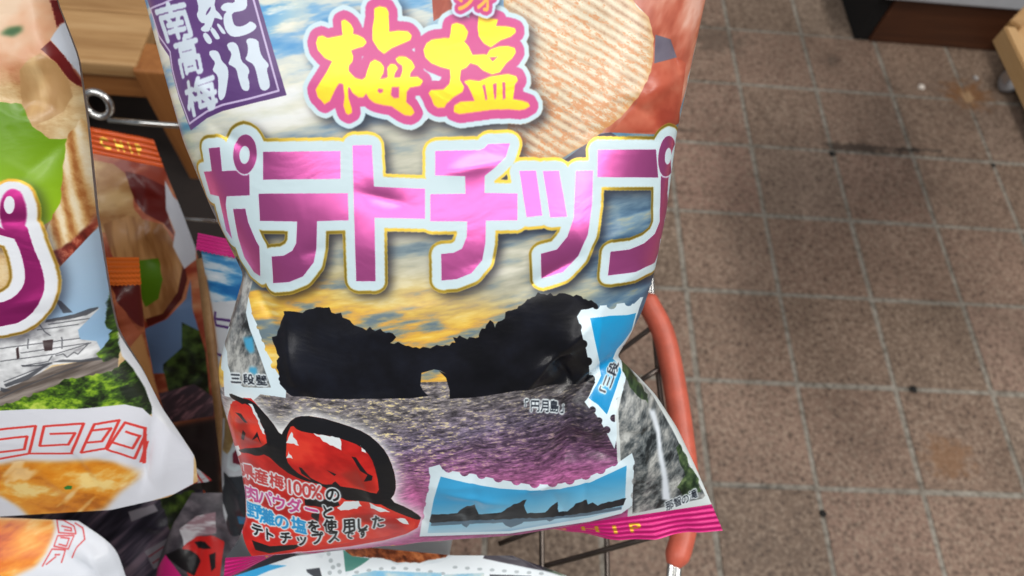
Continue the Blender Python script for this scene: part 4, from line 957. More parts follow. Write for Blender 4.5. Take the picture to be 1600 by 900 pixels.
   '-707 945 -657 946 -603 939 -553 937 -549 978 -598 997 -658 995 -712 984',
   '-696 1039 -660 1040 -684 1115 -704 1065',
   '-1035 1231 -996 1250 -957 1271 -905 1269 -853 1267 -801 1266 -845 1302 -908 1312 -971 1323 -1032 1293',
   '-942 504 -907 503 -888 547 -904 551 -922 521',
   '-921 588 -907 600 -932 646 -946 641',
   '-881 629 -843 580 -833 638 -847 605'],
  'plumbrown': [
   '-567 1073 -493 1040 -441 1043 -386 1038 -337 1110 -377 1101 -421 1103 -465 1104 -508 1102',
   '-947 533 -896 529 -882 587 -844 608 -810 635 -880 657 -962 691 -955 635 -952 585',
   '-503 780 -458 755 -413 730 -390 767 -367 808 -360 896 -402 863 -454 852 -479 816'],
  'chip': [
   '304 -1152 320 -1151 336 -1151 352 -1148 368 -1147 384 -1147 401 -1148 417 -1148 433 -1146 449 -1148 465 -1146 481 -1145 498 -1148 514 -1146 530 -1146 547 -1143 563 -1141 579 -1145 596 -1145 613 -1149 629 -1144 646 -1144 664 -1146 673 -1132 689 -1123 699 -1109 711 -1097 725 -1087 735 -1072 747 -1060 763 -1051 776 -1039 787 -1020 803 -1004 821 -992 837 -977 842 -958 848 -940 851 -921 858 -903 854 -886 854 -870 854 -854 852 -837 851 -822 845 -804 843 -786 832 -770 827 -753 814 -739 806 -722 796 -708 787 -693 772 -681 760 -666 746 -652 731 -640 718 -626 702 -617 687 -606 672 -596 655 -589 643 -575 627 -567 611 -558 595 -551 582 -539 566 -531 548 -524 529 -516 512 -507 495 -498 477 -489 458 -490 439 -492 421 -489 402 -488 384 -488 366 -484 347 -485 330 -495 314 -506 296 -515 277 -525 284 -541 287 -558 286 -575 289 -592 291 -609 294 -626 292 -643 300 -659 298 -676 304 -692 304 -709 305 -726 305 -742 307 -759 303 -776 304 -792 304 -809 302 -825 307 -842 305 -858 304 -875 306 -891 302 -907 304 -924 307 -940 306 -957 300 -973 298 -989 303 -1005 307 -1022 304 -1038 305 -1054 306 -1070 303 -1086 305 -1103 306 -1119 305 -1135'],
  'salmon': [
   '662 -1144 690 -1118 717 -1091 745 -1064 774 -1038 805 -1007 836 -977 847 -940 859 -903 856 -858 853 -814 836 -776 819 -739 798 -705 781 -672 755 -647 729 -622 705 -598 680 -573 719 -569 758 -564 798 -560 839 -555 883 -550 939 -567 966 -590 980 -623 994 -657 1008 -692 1022 -727 1021 -762 1039 -799 1045 -834 1052 -869 1063 -904 1077 -940 1093 -977 1115 -1017 1135 -1057 1120 -1088 1102 -1116 1097 -1150 1053 -1146 1013 -1144 974 -1143 937 -1142 901 -1142 866 -1142 831 -1142 796 -1142 762 -1142 729 -1143 695 -1144',
   '53 -1132 84 -1130 116 -1128 147 -1127 142 -1096 136 -1065 131 -1034 92 -1015 53 -996 53 -1030 53 -1064 53 -1098'],
  'salmonlow': [
   '853 -814 908 -823 967 -833 1003 -811 999 -775 995 -738 992 -700 989 -663 986 -625 994 -584 928 -572 882 -558 839 -561 798 -564 758 -567 719 -570 680 -573 705 -598 729 -622 755 -647 781 -672 797 -707 815 -743 834 -778'],
  'under': [
   '729 -999 763 -983 798 -968 834 -952 871 -936 871 -896 870 -855 869 -813 851 -785 832 -756 814 -728 796 -700 781 -672 755 -647 729 -622 705 -598 680 -573 642 -573 604 -574 567 -574 593 -595 618 -617 643 -638 668 -660 694 -681 719 -703 739 -736 759 -769 779 -803 799 -836 784 -869 770 -902 756 -935 743 -967'],
  'greypatch': ['863 -916 930 -899 946 -868 961 -835 904 -823 857 -814 859 -848 861 -882', '680 -573 627 -570 592 -548 558 -527 524 -505 491 -484 529 -481 568 -478 608 -474 609 -516 611 -557 660 -555 711 -553'],
  'chipshadow': ['627 -577 596 -555 566 -532 535 -510 505 -488 549 -485 593 -481 638 -478 677 -494 716 -510 757 -526 799 -542 840 -550 882 -558 839 -561 798 -564 758 -567 719 -570 680 -573'],
  'darkfacet': ['422 255 459 231 497 208 526 192 538 236 552 285 565 333 581 402 596 469 552 463 507 445 487 407 465 360 442 299']},
 'castle': {
  'green': [
   '42 -885 61 -885 79 -880 97 -880 114 -875 131 -871 150 -875 168 -876 184 -871 200 -868 216 -864 231 -863 247 -865 261 -862 275 -855 288 -857 300 -851 307 -828 314 -803 321 -779 323 -755 331 -740 342 -727 348 -710 356 -695 371 -692 385 -688 400 -688 397 -664 394 -641 384 -618 374 -595 366 -571 364 -546 366 -522 359 -500 353 -477 343 -457 334 -435 329 -411 317 -391 309 -371 291 -354 273 -339 252 -327 231 -292 214 -291 199 -297 184 -300 168 -304 151 -302 136 -312 119 -313 103 -318 86 -320 70 -326 52 -326 35 -328 18 -334 1 -339 -18 -338 -34 -344 -53 -345 -72 -346 -88 -353 -110 -353 -98 -375 -93 -397 -83 -419 -79 -442 -70 -463 -60 -485 -55 -507 -50 -528 -45 -550 -38 -571 -35 -593 -29 -614 -22 -635 -18 -656 -12 -677 -6 -698 -1 -719 5 -740 14 -761 18 -782 23 -803 26 -824 31 -844 34 -865'],
  'chipA': ['338 -984 377 -1024 419 -1047 451 -1010 455 -970 460 -930 455 -866 418 -806 375 -776 350 -766 324 -756 315 -797 300 -839 305 -876 316 -912 327 -949'],
  'chipB': [
   '443 -655 440 -634 436 -613 432 -592 428 -571 424 -550 421 -528 417 -507 414 -486 409 -464 406 -443 402 -421 397 -400 395 -379 389 -363 384 -343 379 -326 374 -311 368 -295 358 -280 348 -270 337 -256 324 -246 311 -236 297 -226 283 -217 269 -207 254 -202 252 -223 249 -244 246 -265 241 -288 254 -300 263 -318 273 -334 284 -349 292 -369 304 -383 315 -399 325 -414 332 -434 338 -455 341 -477 349 -496 355 -516 360 -537 364 -557 369 -578 377 -597 382 -620 388 -642 391 -666 400 -686 409 -708 422 -722 434 -736 442 -756 451 -772 452 -754 451 -732 452 -714 451 -693'],
  'crust': [
   '395 -378 390 -352 385 -329 382 -303 378 -278 373 -264 367 -247 360 -233 351 -218 342 -199 331 -188 320 -178 308 -168 295 -161 282 -148 268 -139 255 -128 252 -152 253 -178 251 -205 266 -209 281 -213 296 -225 310 -229 322 -245 335 -256 347 -271 358 -281 368 -293 374 -309 379 -324 384 -343 389 -359'],
  'redtop': [
   '456 -1267 467 -1271 476 -1275 552 -1261 479 -1212 473 -1181 464 -1152 460 -1214',
   '421 -1064 447 -1098 461 -1067 473 -1036 478 -1003 479 -971 479 -937 475 -901 462 -938 456 -975 451 -1010 438 -1037'],
  'whitetop': ['447 -1103 466 -1152 479 -1203 482 -1163 485 -1124 488 -1085 491 -1045 490 -1006 486 -967 482 -928 480 -956 479 -996 473 -1036 461 -1069'],
  'herb': ['311 -1131 340 -1155 379 -1161 376 -1140 348 -1120 330 -1126'],
  'skyb': [
   '378 -279 368 -255 351 -231 330 -205 307 -180 282 -154 255 -128 215 -77 197 -37 180 2 159 43 135 85 113 126 94 167 74 208 59 247 93 256 126 266 159 276 192 286 224 298 255 310 284 323 313 337 339 353 335 312 330 271 330 228 334 183 338 138 342 93 348 48 353 2 358 -43 363 -88 367 -132 372 -177 377 -221'],
  'pu': [
   '51 -449 72 -418 92 -387 114 -356 149 -313 157 -321 172 -333 195 -347 204 -328 201 -274 199 -221 201 -170 198 -121 192 -76 181 -37 166 -5 145 26 112 58 80 81 46 96 12 97 -21 98 -56 95 -91 93 -127 90 -172 60 -153 6 -102 -19 -62 -16 -22 -13 32 -15 63 -24 89 -40 110 -61 125 -83 135 -107 144 -143 151 -193 154 -241 151 -289 106 -318 75 -321 44 -325 13 -328 -21 -373 -8 -413 6 -453'],
  'puring': [
   '210 -397 202 -376 195 -358 187 -341 179 -328 170 -318 161 -313 153 -312 147 -316 142 -324 139 -336 137 -352 138 -369 141 -389 147 -409 155 -429 162 -448 171 -464 179 -477 188 -487 196 -492 203 -493 210 -489 215 -482 218 -470 219 -455 218 -437 215 -417'],
  'puringin': [
   '194 -435 191 -427 187 -419 183 -412 179 -406 174 -402 169 -400 165 -400 162 -402 159 -405 158 -411 157 -417 157 -425 158 -433 160 -442 163 -450 167 -458 171 -464 175 -470 179 -474 183 -476 187 -476 191 -475 194 -471 196 -466 197 -460 197 -452 196 -444'],
  'puringo': [
   '222 -424 214 -400 203 -379 192 -360 180 -345 168 -335 155 -329 143 -329 133 -334 124 -344 118 -358 113 -376 113 -397 118 -419 124 -443 132 -465 141 -486 152 -504 164 -519 176 -529 188 -535 199 -536 209 -531 217 -522 224 -508 228 -490 229 -470 227 -447'],
  'roof': [
   '202 12 219 33 237 99 207 93',
   '144 108 179 107 211 108 241 109 288 101 311 105 310 114 277 129 225 127 182 122 134 120',
   '-1 299 59 314 110 313 159 312 191 323 222 334 258 339 293 345 314 369 283 361 252 353 220 346 188 334 153 324 117 315 80 335 42 357 2 380 -48 389 -98 399 -100 383 -43 367 11 352 79 324 41 317 3 310',
   '-120 395 -82 418 -117 425 -128 414'],
  'castlewall': [
   '86 145 136 111 170 110 202 110 231 110 259 112 285 114 315 113 291 137 265 162 236 188 230 236 278 266 293 345 258 343 221 342 187 336 152 331 114 328 77 347 39 368 -2 389 -41 401 -80 413 -121 413 -162 412 -203 412 -245 412 -288 413 -332 414 -376 415 -348 362 -322 310 -299 260 -280 212 -262 165 -245 118 -205 120 -165 121 -127 123 -89 126 -51 128 -14 131 21 135 54 140'],
  'castlelow': [
   '-386 435 -341 431 -297 427 -254 423 -211 420 -169 417 -128 414 -84 402 -41 391 -1 376 38 363 76 349 112 337 151 337 187 339 221 342 263 345 304 351 336 368 331 444 300 446 268 449 234 453 198 457 162 463 123 468 83 475 42 482 1 489 -42 497 -86 505 -130 514 -176 524 -217 522 -259 521 -301 519 -343 518 -386 518 -430 517'],
  'ink': [
   '-51 202 -14 204 22 207 57 210 93 214 128 218 164 221 198 226 231 231',
   '16 241 53 243 88 245 123 248 158 251 192 255 224 259 255 265',
   '-70 264 -34 265 1 267 36 270 71 272 105 275 138 279 171 275 202 272 232 269 261 267',
   '4 305 55 306 104 307 124 284',
   '136 287 164 286 174 306 202 290 213 304 249 271',
   '99 148 137 150 174 153 209 157 242 162',
   '145 131 183 134 217 137 249 142 278 148',
   '-94 369 -39 355 14 342 66 330 116 319',
   '55 183 47 226',
   '174 206 165 259',
   '107 82 112 123 124 163 139 186',
   '-145 453 -88 433 -33 413 17 400 67 388 117 376 152 370 185 364 217 360'],
  'wins': ['104 204 142 208 130 258 103 254', '5 215 16 209 6 262 -6 269'],
  'treeL': [
   '-400 460 -385 461 -369 460 -353 458 -343 469 -333 479 -316 475 -300 472 -291 485 -273 477 -258 479 -243 478 -230 482 -218 487 -210 501 -191 492 -176 491 -164 495 -149 493 -133 483 -119 488 -104 487 -89 481 -74 479 -58 467 -44 461 -31 472 -16 467 -1 451 13 456 27 451 41 450 55 445 70 438 84 438 98 434 112 429 126 417 139 409 153 415 166 411 178 420 191 422 203 420 216 418 230 420 243 426 257 419 270 427 283 427 296 424 309 429 320 419 333 419 340 406 349 401 356 395 363 396 370 411 374 428 381 443 384 459 387 476 394 491 396 508 401 524 402 540 409 556 415 572 414 589 420 606 426 624 425 640 427 659 422 675 422 694 417 705 406 703 392 708 381 702 370 692 357 694 347 681 335 676 322 675 310 669 299 660 288 651 276 647 261 650 251 640 236 642 226 631 211 632 202 619 186 623 174 616 164 606 153 599 137 603 126 593 115 585 103 580 89 580 78 570 65 567 56 554 41 556 25 563 10 565 1 552 -11 544 -26 547 -38 542 -55 547 -70 549 -80 537 -95 538 -107 534 -125 542 -136 533 -151 535 -163 526 -179 532 -194 530 -208 529 -218 518 -235 523 -251 525 -266 525 -280 524 -289 510 -311 525 -323 519 -334 510 -348 506 -365 512 -378 506 -393 505 -407 503 -424 507 -405 484',
   '341 42 346 37 350 17 354 10 354 29 352 47 348 62 347 80 344 96 343 115 340 128 340 147 339 166 337 181 334 197 335 216 332 231 329 244 330 263 331 280 333 296 333 310 337 329 341 347 337 360 336 380 324 368 314 372 302 376 288 373 285 355 276 343 271 324 280 318 289 311 297 303 302 292 309 284 314 274 313 253 322 242 315 227 312 211 312 192 317 178 320 162 322 146 326 132 328 116 329 98 333 86 336 73 339 58'],
  'band': [
   '-770 442 -726 447 -681 451 -637 456 -593 461 -550 466 -506 471 -464 476 -421 482 -379 488 -337 494 -296 500 -255 506 -215 513 -174 520 -133 525 -93 530 -52 535 -14 543 25 552 63 561 100 570 138 580 179 586 220 592 260 599 326 612 384 657 408 718 417 664 420 614 437 668 453 720 471 772 490 823 508 876 526 928 544 982 533 1034 517 1092 499 1152 463 1185 413 1196 363 1205 311 1217 258 1229 205 1241 151 1254 97 1259 43 1264 -12 1270 -70 1278 -128 1285 -186 1293 -236 1289 -285 1285 -335 1281 -384 1277 -434 1273 -483 1268 -532 1264 -581 1260 -630 1256 -679 1251 -728 1247 -778 1244 -829 1240 -880 1237 -931 1234 -982 1231 -1033 1228 -1084 1224 -1134 1221 -1186 1218 -1237 1215 -1287 1211 -1338 1208 -1276 1131 -1214 1055 -1150 980 -1105 915 -1050 847 -994 780 -947 717 -907 658 -871 603 -837 548 -804 495'],
  'whiteedge': [
   '327 258 340 299 357 339 376 391 395 443 413 496 424 544 434 592 445 640 458 688 473 741 488 794 504 847 518 900 496 858 475 816 448 767 420 720 416 666 410 614 404 563 391 506 376 451 345 374 335 316'],
  'fret': [
   '-276 624 -232 626 -189 627 -147 629 -104 632 -63 634 -94 685 -128 738 -167 794 -218 798 -271 802 -324 807 -378 812',
   '-305 684 -259 684 -214 684 -169 685 -124 687 -174 763 -231 763 -289 763 -348 764',
   '15 837 -30 825 -73 813 -120 803 -167 794',
   '-167 794 -128 738 -94 685 -63 634',
   '10 836 63 773 103 718 139 666 98 659 56 654 14 648 -29 644 -62 698 -97 755 -55 761 -14 767 29 773 85 711 33 702 -20 693',
   '61 836 122 833 183 831 220 781 254 734 285 688 233 684 180 682 144 730 105 781 61 836',
   '116 779 180 786 241 722 202 718 161 714',
   '288 986 319 910 347 837 370 769 338 737 304 708',
   '186 837 218 866 246 899 273 934 317 870 359 808',
   '304 708 267 749 228 792 186 837',
   '227 806 262 833 290 866 341 803 295 759',
   '283 971 317 912 349 854'],
  'soup': [
   '-994 780 -945 783 -898 788 -851 792 -802 796 -754 800 -709 805 -672 815 -614 814 -568 819 -522 824 -476 830 -434 837 -386 841 -340 847 -288 841 -237 835 -194 844 -151 853 -110 863 -70 874 -29 882 11 891 66 889 110 895 150 913 191 930 228 975 254 1030 235 1067 182 1098 123 1133 57 1189 -13 1250 -69 1262 -125 1273 -182 1286 -233 1281 -285 1276 -336 1271 -387 1266 -438 1261 -439 1175 -460 1123 -482 1073 -526 1064 -570 1055 -610 1044 -673 1047 -725 1043 -767 1033 -816 1028 -873 1026 -911 1015 -950 1004 -1004 1001 -1068 1003 -1106 992 -1157 988 -1107 919 -1052 849'],
  'leaf': ['-125 1053 -102 1042 -83 1052 -98 1073 -124 1069']},
 'ramen': {
  'soup': [
   '-1165 -413 -1111 -413 -1056 -412 -1002 -412 -947 -412 -892 -411 -837 -411 -783 -411 -728 -411 -673 -411 -619 -411 -564 -411 -510 -410 -455 -410 -401 -410 -350 -407 -299 -405 -247 -403 -196 -401 -144 -398 -85 -396 -26 -393 33 -391 92 -389 152 -386 172 -346 164 -290 149 -250 136 -210 91 -158 41 -141 -10 -122 -51 -92 -93 -61 -138 -43 -183 -25 -228 -7 -273 12 -319 30 -364 49 -411 68 -465 67 -519 65 -573 64 -628 63 -683 62 -738 61 -794 61 -850 61 -907 61 -965 62 -1024 64 -1084 66 -1084 14 -1084 -38 -1084 -91 -1087 -141 -1097 -187 -1111 -232 -1125 -276 -1139 -321 -1152 -367'],
  'fret': [
   '180 -380 219 -374 279 -339 294 -299 246 -305 198 -311 188 -345 180 -380',
   '210 -344 264 -330 268 -315 228 -323',
   '194 -297 239 -294 285 -291 274 -260 262 -227 221 -237 181 -247 194 -297',
   '212 -287 260 -279 250 -242 206 -255',
   '173 -234 209 -229 246 -223 237 -191 231 -162',
   '173 -234 160 -208 146 -182 132 -155',
   '192 -205 217 -202',
   '152 -162 198 -195',
   '285 -355 327 -325 346 -268 311 -236 282 -177']},
 'orange': {
  'chipA': ['-59 -740 20 -714 100 -688 179 -615 196 -549 205 -482 193 -415 206 -353 276 -247 194 -226 110 -205 27 -217 -57 -230 -54 -294 -51 -358 -46 -422 -43 -486 -45 -549 -50 -613 -54 -676'],
  'chipB': [
   '-16 -283 40 -294 106 -306 166 -318 237 -286 314 -256 387 -224 412 -141 436 -56 448 27 458 112 436 183 412 255 383 329 333 376 292 419 244 465 126 474 124 406 122 337 120 270 103 200 84 132 62 65 38 -1 14 -66 5 -139 -5 -211'],
  'redd': ['179 -631 247 -607 305 -583 376 -533 443 -482 431 -401 420 -321 429 -254 439 -185 445 -116 395 -228 336 -269 278 -310 200 -414 201 -488 194 -560'],
  'rim': ['466 65 462 138 457 211 427 279 389 350 325 412 255 476 194 492 131 510 132 450 252 432 312 364 381 292 412 215 440 140'],
  'green': ['189 9 246 14 307 18 307 97 313 175 284 243 253 313 155 361 146 283 136 206 156 140 173 74'],
  'white': ['444 -531 474 -410 500 -352 522 -293 528 -223 534 -153 540 -82 536 -1 526 81 456 128 439 36 420 -54 450 -149 437 -236 420 -321 428 -391 435 -461'],
  'blue': [
   '113 523 192 501 269 479 320 437 367 397 414 357 447 285 474 217 462 293 447 371 436 448 435 537 433 627 422 715 415 802 407 890 394 982 337 964 287 943 234 924 181 905 130 887 60 879 -6 868 18 798 41 729 66 660 89 592'],
  'dgreen': ['354 527 395 576 433 627 431 719 432 810 421 897 407 987 394 1076 379 1168 320 1166 255 1168 188 1173 120 1178 136 1085 148 996 157 909 154 830 231 779 305 728 330 627'],
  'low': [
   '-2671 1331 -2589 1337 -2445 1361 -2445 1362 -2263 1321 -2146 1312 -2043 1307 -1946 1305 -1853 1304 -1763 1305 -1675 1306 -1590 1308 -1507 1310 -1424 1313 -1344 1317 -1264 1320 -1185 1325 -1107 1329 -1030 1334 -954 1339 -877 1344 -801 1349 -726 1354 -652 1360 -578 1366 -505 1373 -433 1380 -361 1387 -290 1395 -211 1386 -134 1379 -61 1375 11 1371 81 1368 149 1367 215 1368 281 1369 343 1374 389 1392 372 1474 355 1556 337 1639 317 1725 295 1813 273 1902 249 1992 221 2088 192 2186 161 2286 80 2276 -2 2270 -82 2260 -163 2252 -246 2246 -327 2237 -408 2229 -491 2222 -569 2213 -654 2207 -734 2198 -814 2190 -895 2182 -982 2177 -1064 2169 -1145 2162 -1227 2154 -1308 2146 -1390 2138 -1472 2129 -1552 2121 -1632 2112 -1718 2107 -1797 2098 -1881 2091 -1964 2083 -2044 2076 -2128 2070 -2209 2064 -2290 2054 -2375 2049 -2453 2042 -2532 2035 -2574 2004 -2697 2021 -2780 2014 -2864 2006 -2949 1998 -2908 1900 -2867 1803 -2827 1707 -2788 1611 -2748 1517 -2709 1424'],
  'band': [
   '-370 1011 -301 1016 -232 1021 -164 1026 -96 1031 -27 1036 42 1041 106 1048 175 1047 246 1044 314 1044 359 1117 396 1199 377 1280 357 1363 293 1352 224 1345 153 1339 80 1336 15 1325 -49 1314 -115 1305 -191 1302 -266 1297 -339 1292 -412 1288 -487 1283 -447 1191 -408 1100']},
 'folded': {
  'redd': ['166 -668 224 -657 270 -644 308 -627 290 -560 273 -492 255 -424 237 -355 221 -400 211 -465 206 -530 199 -603'],
  'salm': ['193 -631 206 -530 210 -421 222 -323 162 -259 123 -332 128 -389 158 -455 185 -520 199 -579'],
  'chip': ['153 -263 190 -294 222 -323 214 -263 206 -203 197 -142 188 -80 179 -17 173 44 167 106 160 47 161 -26 163 -99 165 -171'],
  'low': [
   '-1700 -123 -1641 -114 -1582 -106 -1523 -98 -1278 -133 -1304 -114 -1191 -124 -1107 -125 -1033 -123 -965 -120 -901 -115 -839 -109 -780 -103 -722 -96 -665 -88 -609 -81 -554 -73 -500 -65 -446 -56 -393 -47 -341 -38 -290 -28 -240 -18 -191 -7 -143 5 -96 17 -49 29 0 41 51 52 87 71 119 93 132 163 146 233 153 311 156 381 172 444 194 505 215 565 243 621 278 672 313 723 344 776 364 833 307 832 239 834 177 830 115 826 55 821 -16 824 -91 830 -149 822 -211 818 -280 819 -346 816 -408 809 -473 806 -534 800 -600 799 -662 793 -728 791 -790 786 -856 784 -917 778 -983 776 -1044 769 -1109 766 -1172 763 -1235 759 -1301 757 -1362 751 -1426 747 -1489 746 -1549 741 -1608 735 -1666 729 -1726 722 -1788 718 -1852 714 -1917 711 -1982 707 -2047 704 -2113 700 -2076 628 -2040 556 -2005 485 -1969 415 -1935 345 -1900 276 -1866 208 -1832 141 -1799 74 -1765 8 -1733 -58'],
  'white': ['151 421 173 480 196 541 223 599 249 652 278 704 305 758 224 814 147 849 85 823 62 757 51 682 52 600 99 530 134 469'],
  'fret': ['215 666 225 714 233 764 238 816', '191 731 197 779 202 829', '223 622 248 670 273 719 294 771']},
 'plumback': {
  'edge': [
   '-363 -725 -247 -722 -247 -668 -248 -613 -247 -558 -247 -503 -246 -448 -251 -390 -255 -332 -260 -273 -291 -197 -296 -137 -267 -100 -266 -43 -269 17 -282 86 -291 153 -295 216 -290 172 -474 237 -547 233 -535 170 -523 107 -511 44 -499 -18 -487 -80 -475 -141 -464 -201 -452 -261 -441 -321 -429 -380 -418 -439 -407 -497 -396 -555 -385 -612 -374 -669'],
  'sky': [
   '-285 -894 -216 -890 -158 -883 -101 -876 -45 -868 11 -860 66 -852 121 -844 176 -836 232 -828 287 -820 285 -769 283 -719 282 -668 280 -618 274 -566 217 -566 164 -567 112 -570 56 -571 0 -571 -58 -571 -116 -571 -181 -567 -269 -553 -252 -622 -253 -683 -283 -731 -292 -789'],
  'purple': ['-222 -499 -236 -458 -177 -456 -125 -451', '-237 -449 -233 -418 -180 -413 -133 -406', '-288 -231 -204 -225', '-216 -57 -208 -29 -212 8 -217 46 -216 79 -214 112 -216 152 -218 191 -216 227'],
  'chip': ['-253 57 -206 29 -210 94 -219 164 -225 232 -232 301 -268 363 -307 427 -366 415 -324 313 -308 246 -295 188 -388 223'],
  'outl': ['-245 374 -298 425 -308 465 -314 500 -266 514 -211 491'],
  'dred': ['-241 345 -212 443 -217 484 -279 476 -271 420'],
  'grey': ['-379 561 -295 556 -209 551 -208 614 -204 675 -210 747 -227 832 -240 915 -309 1030 -379 1147 -460 1152 -524 1167 -523 1093 -427 891 -440 822 -470 780 -396 653'],
  'cyan': ['-341 876 -248 854 -280 939 -349 945']},
 'plumlow': {
  'red': ['-545 -175 -461 -230 -344 -256 -249 -226 -252 -163 -260 -95 -271 -21 -280 49 -286 114 -367 126 -446 136 -466 80 -489 27 -514 -25 -541 -77 -569 -126'],
  'black': ['-688 -107 -571 -165 -471 -134 -418 -92 -460 1 -566 -49 -624 -81', '-478 -194 -394 -208 -338 -182 -444 -158', '-350 -146 -304 -163 -301 -74 -332 -43'],
  'pink': ['-750 -4 -678 -111 -611 -57 -550 3 -552 88 -625 100 -701 116 -819 182 -772 74'],
  'white': ['-560 -301 -494 -350 -431 -396 -363 -413 -296 -428 -300 -356 -318 -266 -384 -255 -461 -230 -545 -175']},
 'dark': {
  'green': [
   '563 -622 590 -628 618 -634 645 -648 673 -656 706 -645 731 -665 761 -670 792 -682 806 -652 826 -630 855 -619 871 -596 862 -558 835 -536 825 -500 819 -459 797 -439 786 -402 773 -371 761 -341 744 -341 722 -346 698 -356 674 -351 649 -342 635 -348 617 -375 614 -408 608 -437 609 -464 605 -491 594 -518 591 -545 569 -567 569 -594'],
  'white': [
   '425 -245 482 -274 545 -310 605 -342 665 -373 718 -396 774 -424 823 -441 872 -473 960 -429 902 -382 797 -291 759 -251 722 -229 687 -224 634 -193 574 -155 525 -129 473 -100 442 -165',
   '341 -545 436 -573 521 -591 547 -546 489 -528 425 -503 362 -479'],
  'fret': [
   '442 -194 487 -225 530 -253 568 -275 608 -299 650 -326 687 -348 722 -366 757 -385 788 -398 822 -414',
   '467 -147 506 -171 542 -190 578 -210 627 -246 669 -273 704 -291 733 -302 760 -309 791 -321 821 -346',
   '500 -116 536 -135 573 -154 618 -184 660 -211 696 -229 721 -232 747 -238 777 -253 860 -328',
   '586 -285 587 -225 595 -174',
   '697 -351 702 -293 700 -224']},
 'front': {
  'brown': [
   '-284 -269 -258 -273 -233 -277 -209 -289 -185 -276 -163 -287 -141 -282 -119 -279 -96 -277 -75 -276 -53 -282 -31 -275 -8 -269 14 -271 35 -269 57 -270 79 -260 101 -259 122 -260 144 -256 166 -254 188 -254 210 -250 232 -247 254 -244 276 -241 297 -241 319 -240 342 -239 364 -241 388 -237 364 -235 346 -225 324 -219 303 -216 286 -207 264 -206 239 -205 215 -204 191 -204 167 -201 144 -197 118 -202 94 -201 69 -206 46 -205 24 -206 3 -211 -17 -218 -39 -221 -60 -222 -81 -226 -102 -228 -127 -231 -152 -234 -178 -233 -203 -235 -231 -233 -251 -243 -269 -254'],
  'teal': ['-282 -259 -228 -235 -178 -232 -127 -229 -197 -184 -259 -174 -270 -216'],
  'stampw': [
   '-393 -229 -334 -266 -289 -259 -275 -222 -262 -185 -250 -147 -302 -146 -354 -144 -406 -142 -399 -186',
   '-234 -174 -174 -202 -115 -233 -54 -226 22 -198 82 -202 168 -189 216 -191 265 -193 313 -205 362 -219 424 -222 487 -226 499 -190 567 -177 635 -162 691 -150 746 -136 802 -121 858 -103 915 -84 973 -58 1008 18 954 -6 903 -21 852 -32 801 -41 751 -47 701 -53 652 -57 602 -61 552 -65 503 -69 454 -72 404 -75 355 -78 306 -81 257 -84 208 -86 159 -88 110 -90 60 -91 11 -93 -38 -93 -88 -93 -138 -92 -188 -91 -238 -90 -288 -89 -339 -87 -303 -118 -268 -147',
   '-885 -108 -823 -125 -762 -143 -700 -161 -635 -180 -569 -199 -510 -207 -451 -214 -392 -221 -380 -182 -368 -143 -418 -140 -469 -136 -519 -132 -571 -125 -624 -117 -677 -109 -730 -100 -785 -91 -839 -81 -895 -71'],
  'cyan': ['-925 -88 -887 -120 -850 -149 -783 -159 -716 -170 -654 -176 -594 -181 -646 -165 -698 -148 -749 -126 -801 -103 -863 -95'],
  'dark': ['518 -235 571 -234 624 -235 692 -209 761 -172 817 -140 873 -111 884 -97 821 -119 759 -137 709 -150 660 -162 611 -172 552 -184 493 -195'],
  'dots': [
   '-182 -174 -184 -171 -191 -168 -200 -168 -207 -170 -210 -173 -208 -177 -201 -179 -192 -180 -185 -178',
   '-114 -184 -117 -180 -124 -178 -132 -177 -140 -179 -143 -183 -140 -186 -133 -189 -125 -189 -117 -187',
   '-48 -188 -50 -185 -57 -183 -65 -183 -72 -186 -75 -189 -73 -192 -66 -194 -58 -194 -51 -191',
   '19 -187 17 -184 10 -182 1 -182 -6 -185 -9 -188 -7 -191 0 -193 9 -192 16 -190',
   '86 -182 83 -179 77 -177 68 -178 61 -180 58 -183 60 -186 67 -188 76 -187 83 -185',
   '153 -173 151 -170 144 -169 135 -169 128 -172 125 -175 128 -178 134 -180 143 -179 150 -177',
   '220 -163 218 -160 211 -158 203 -159 196 -161 193 -165 195 -168 202 -169 210 -169 218 -166',
   '288 -152 285 -149 278 -147 270 -148 263 -150 260 -154 262 -157 269 -158 278 -158 285 -155',
   '354 -169 351 -166 344 -165 336 -165 328 -168 326 -171 328 -173 335 -175 344 -174 351 -172',
   '421 -161 419 -158 412 -157 403 -157 396 -160 393 -163 396 -166 403 -167 411 -167 418 -165',
   '489 -155 486 -152 479 -151 471 -151 464 -153 461 -157 463 -160 470 -161 479 -161 486 -159',
   '557 -149 554 -146 547 -144 538 -144 531 -147 528 -150 531 -153 538 -155 547 -155 554 -152',
   '624 -141 622 -138 615 -136 606 -137 599 -139 596 -143 599 -146 606 -148 615 -147 622 -145',
   '692 -132 689 -129 682 -127 674 -128 667 -131 664 -135 667 -138 674 -139 683 -138 690 -136',
   '760 -121 757 -118 750 -117 741 -118 734 -121 732 -124 735 -127 742 -129 751 -128 758 -125',
   '829 -107 826 -104 818 -104 810 -105 803 -108 800 -112 803 -115 810 -115 819 -114 826 -110',
   '-350 -239 -352 -234 -358 -231 -365 -231 -372 -234 -375 -239 -374 -244 -368 -247 -360 -247 -353 -245',
   '-334 -214 -335 -209 -341 -206 -349 -205 -356 -208 -359 -213 -357 -218 -351 -222 -344 -222 -337 -219',
   '-287 -199 -289 -193 -295 -190 -302 -190 -309 -193 -312 -198 -311 -203 -305 -206 -297 -206 -290 -203',
   '-277 -173 -279 -168 -285 -165 -293 -164 -300 -167 -303 -172 -301 -177 -295 -181 -287 -181 -281 -178',
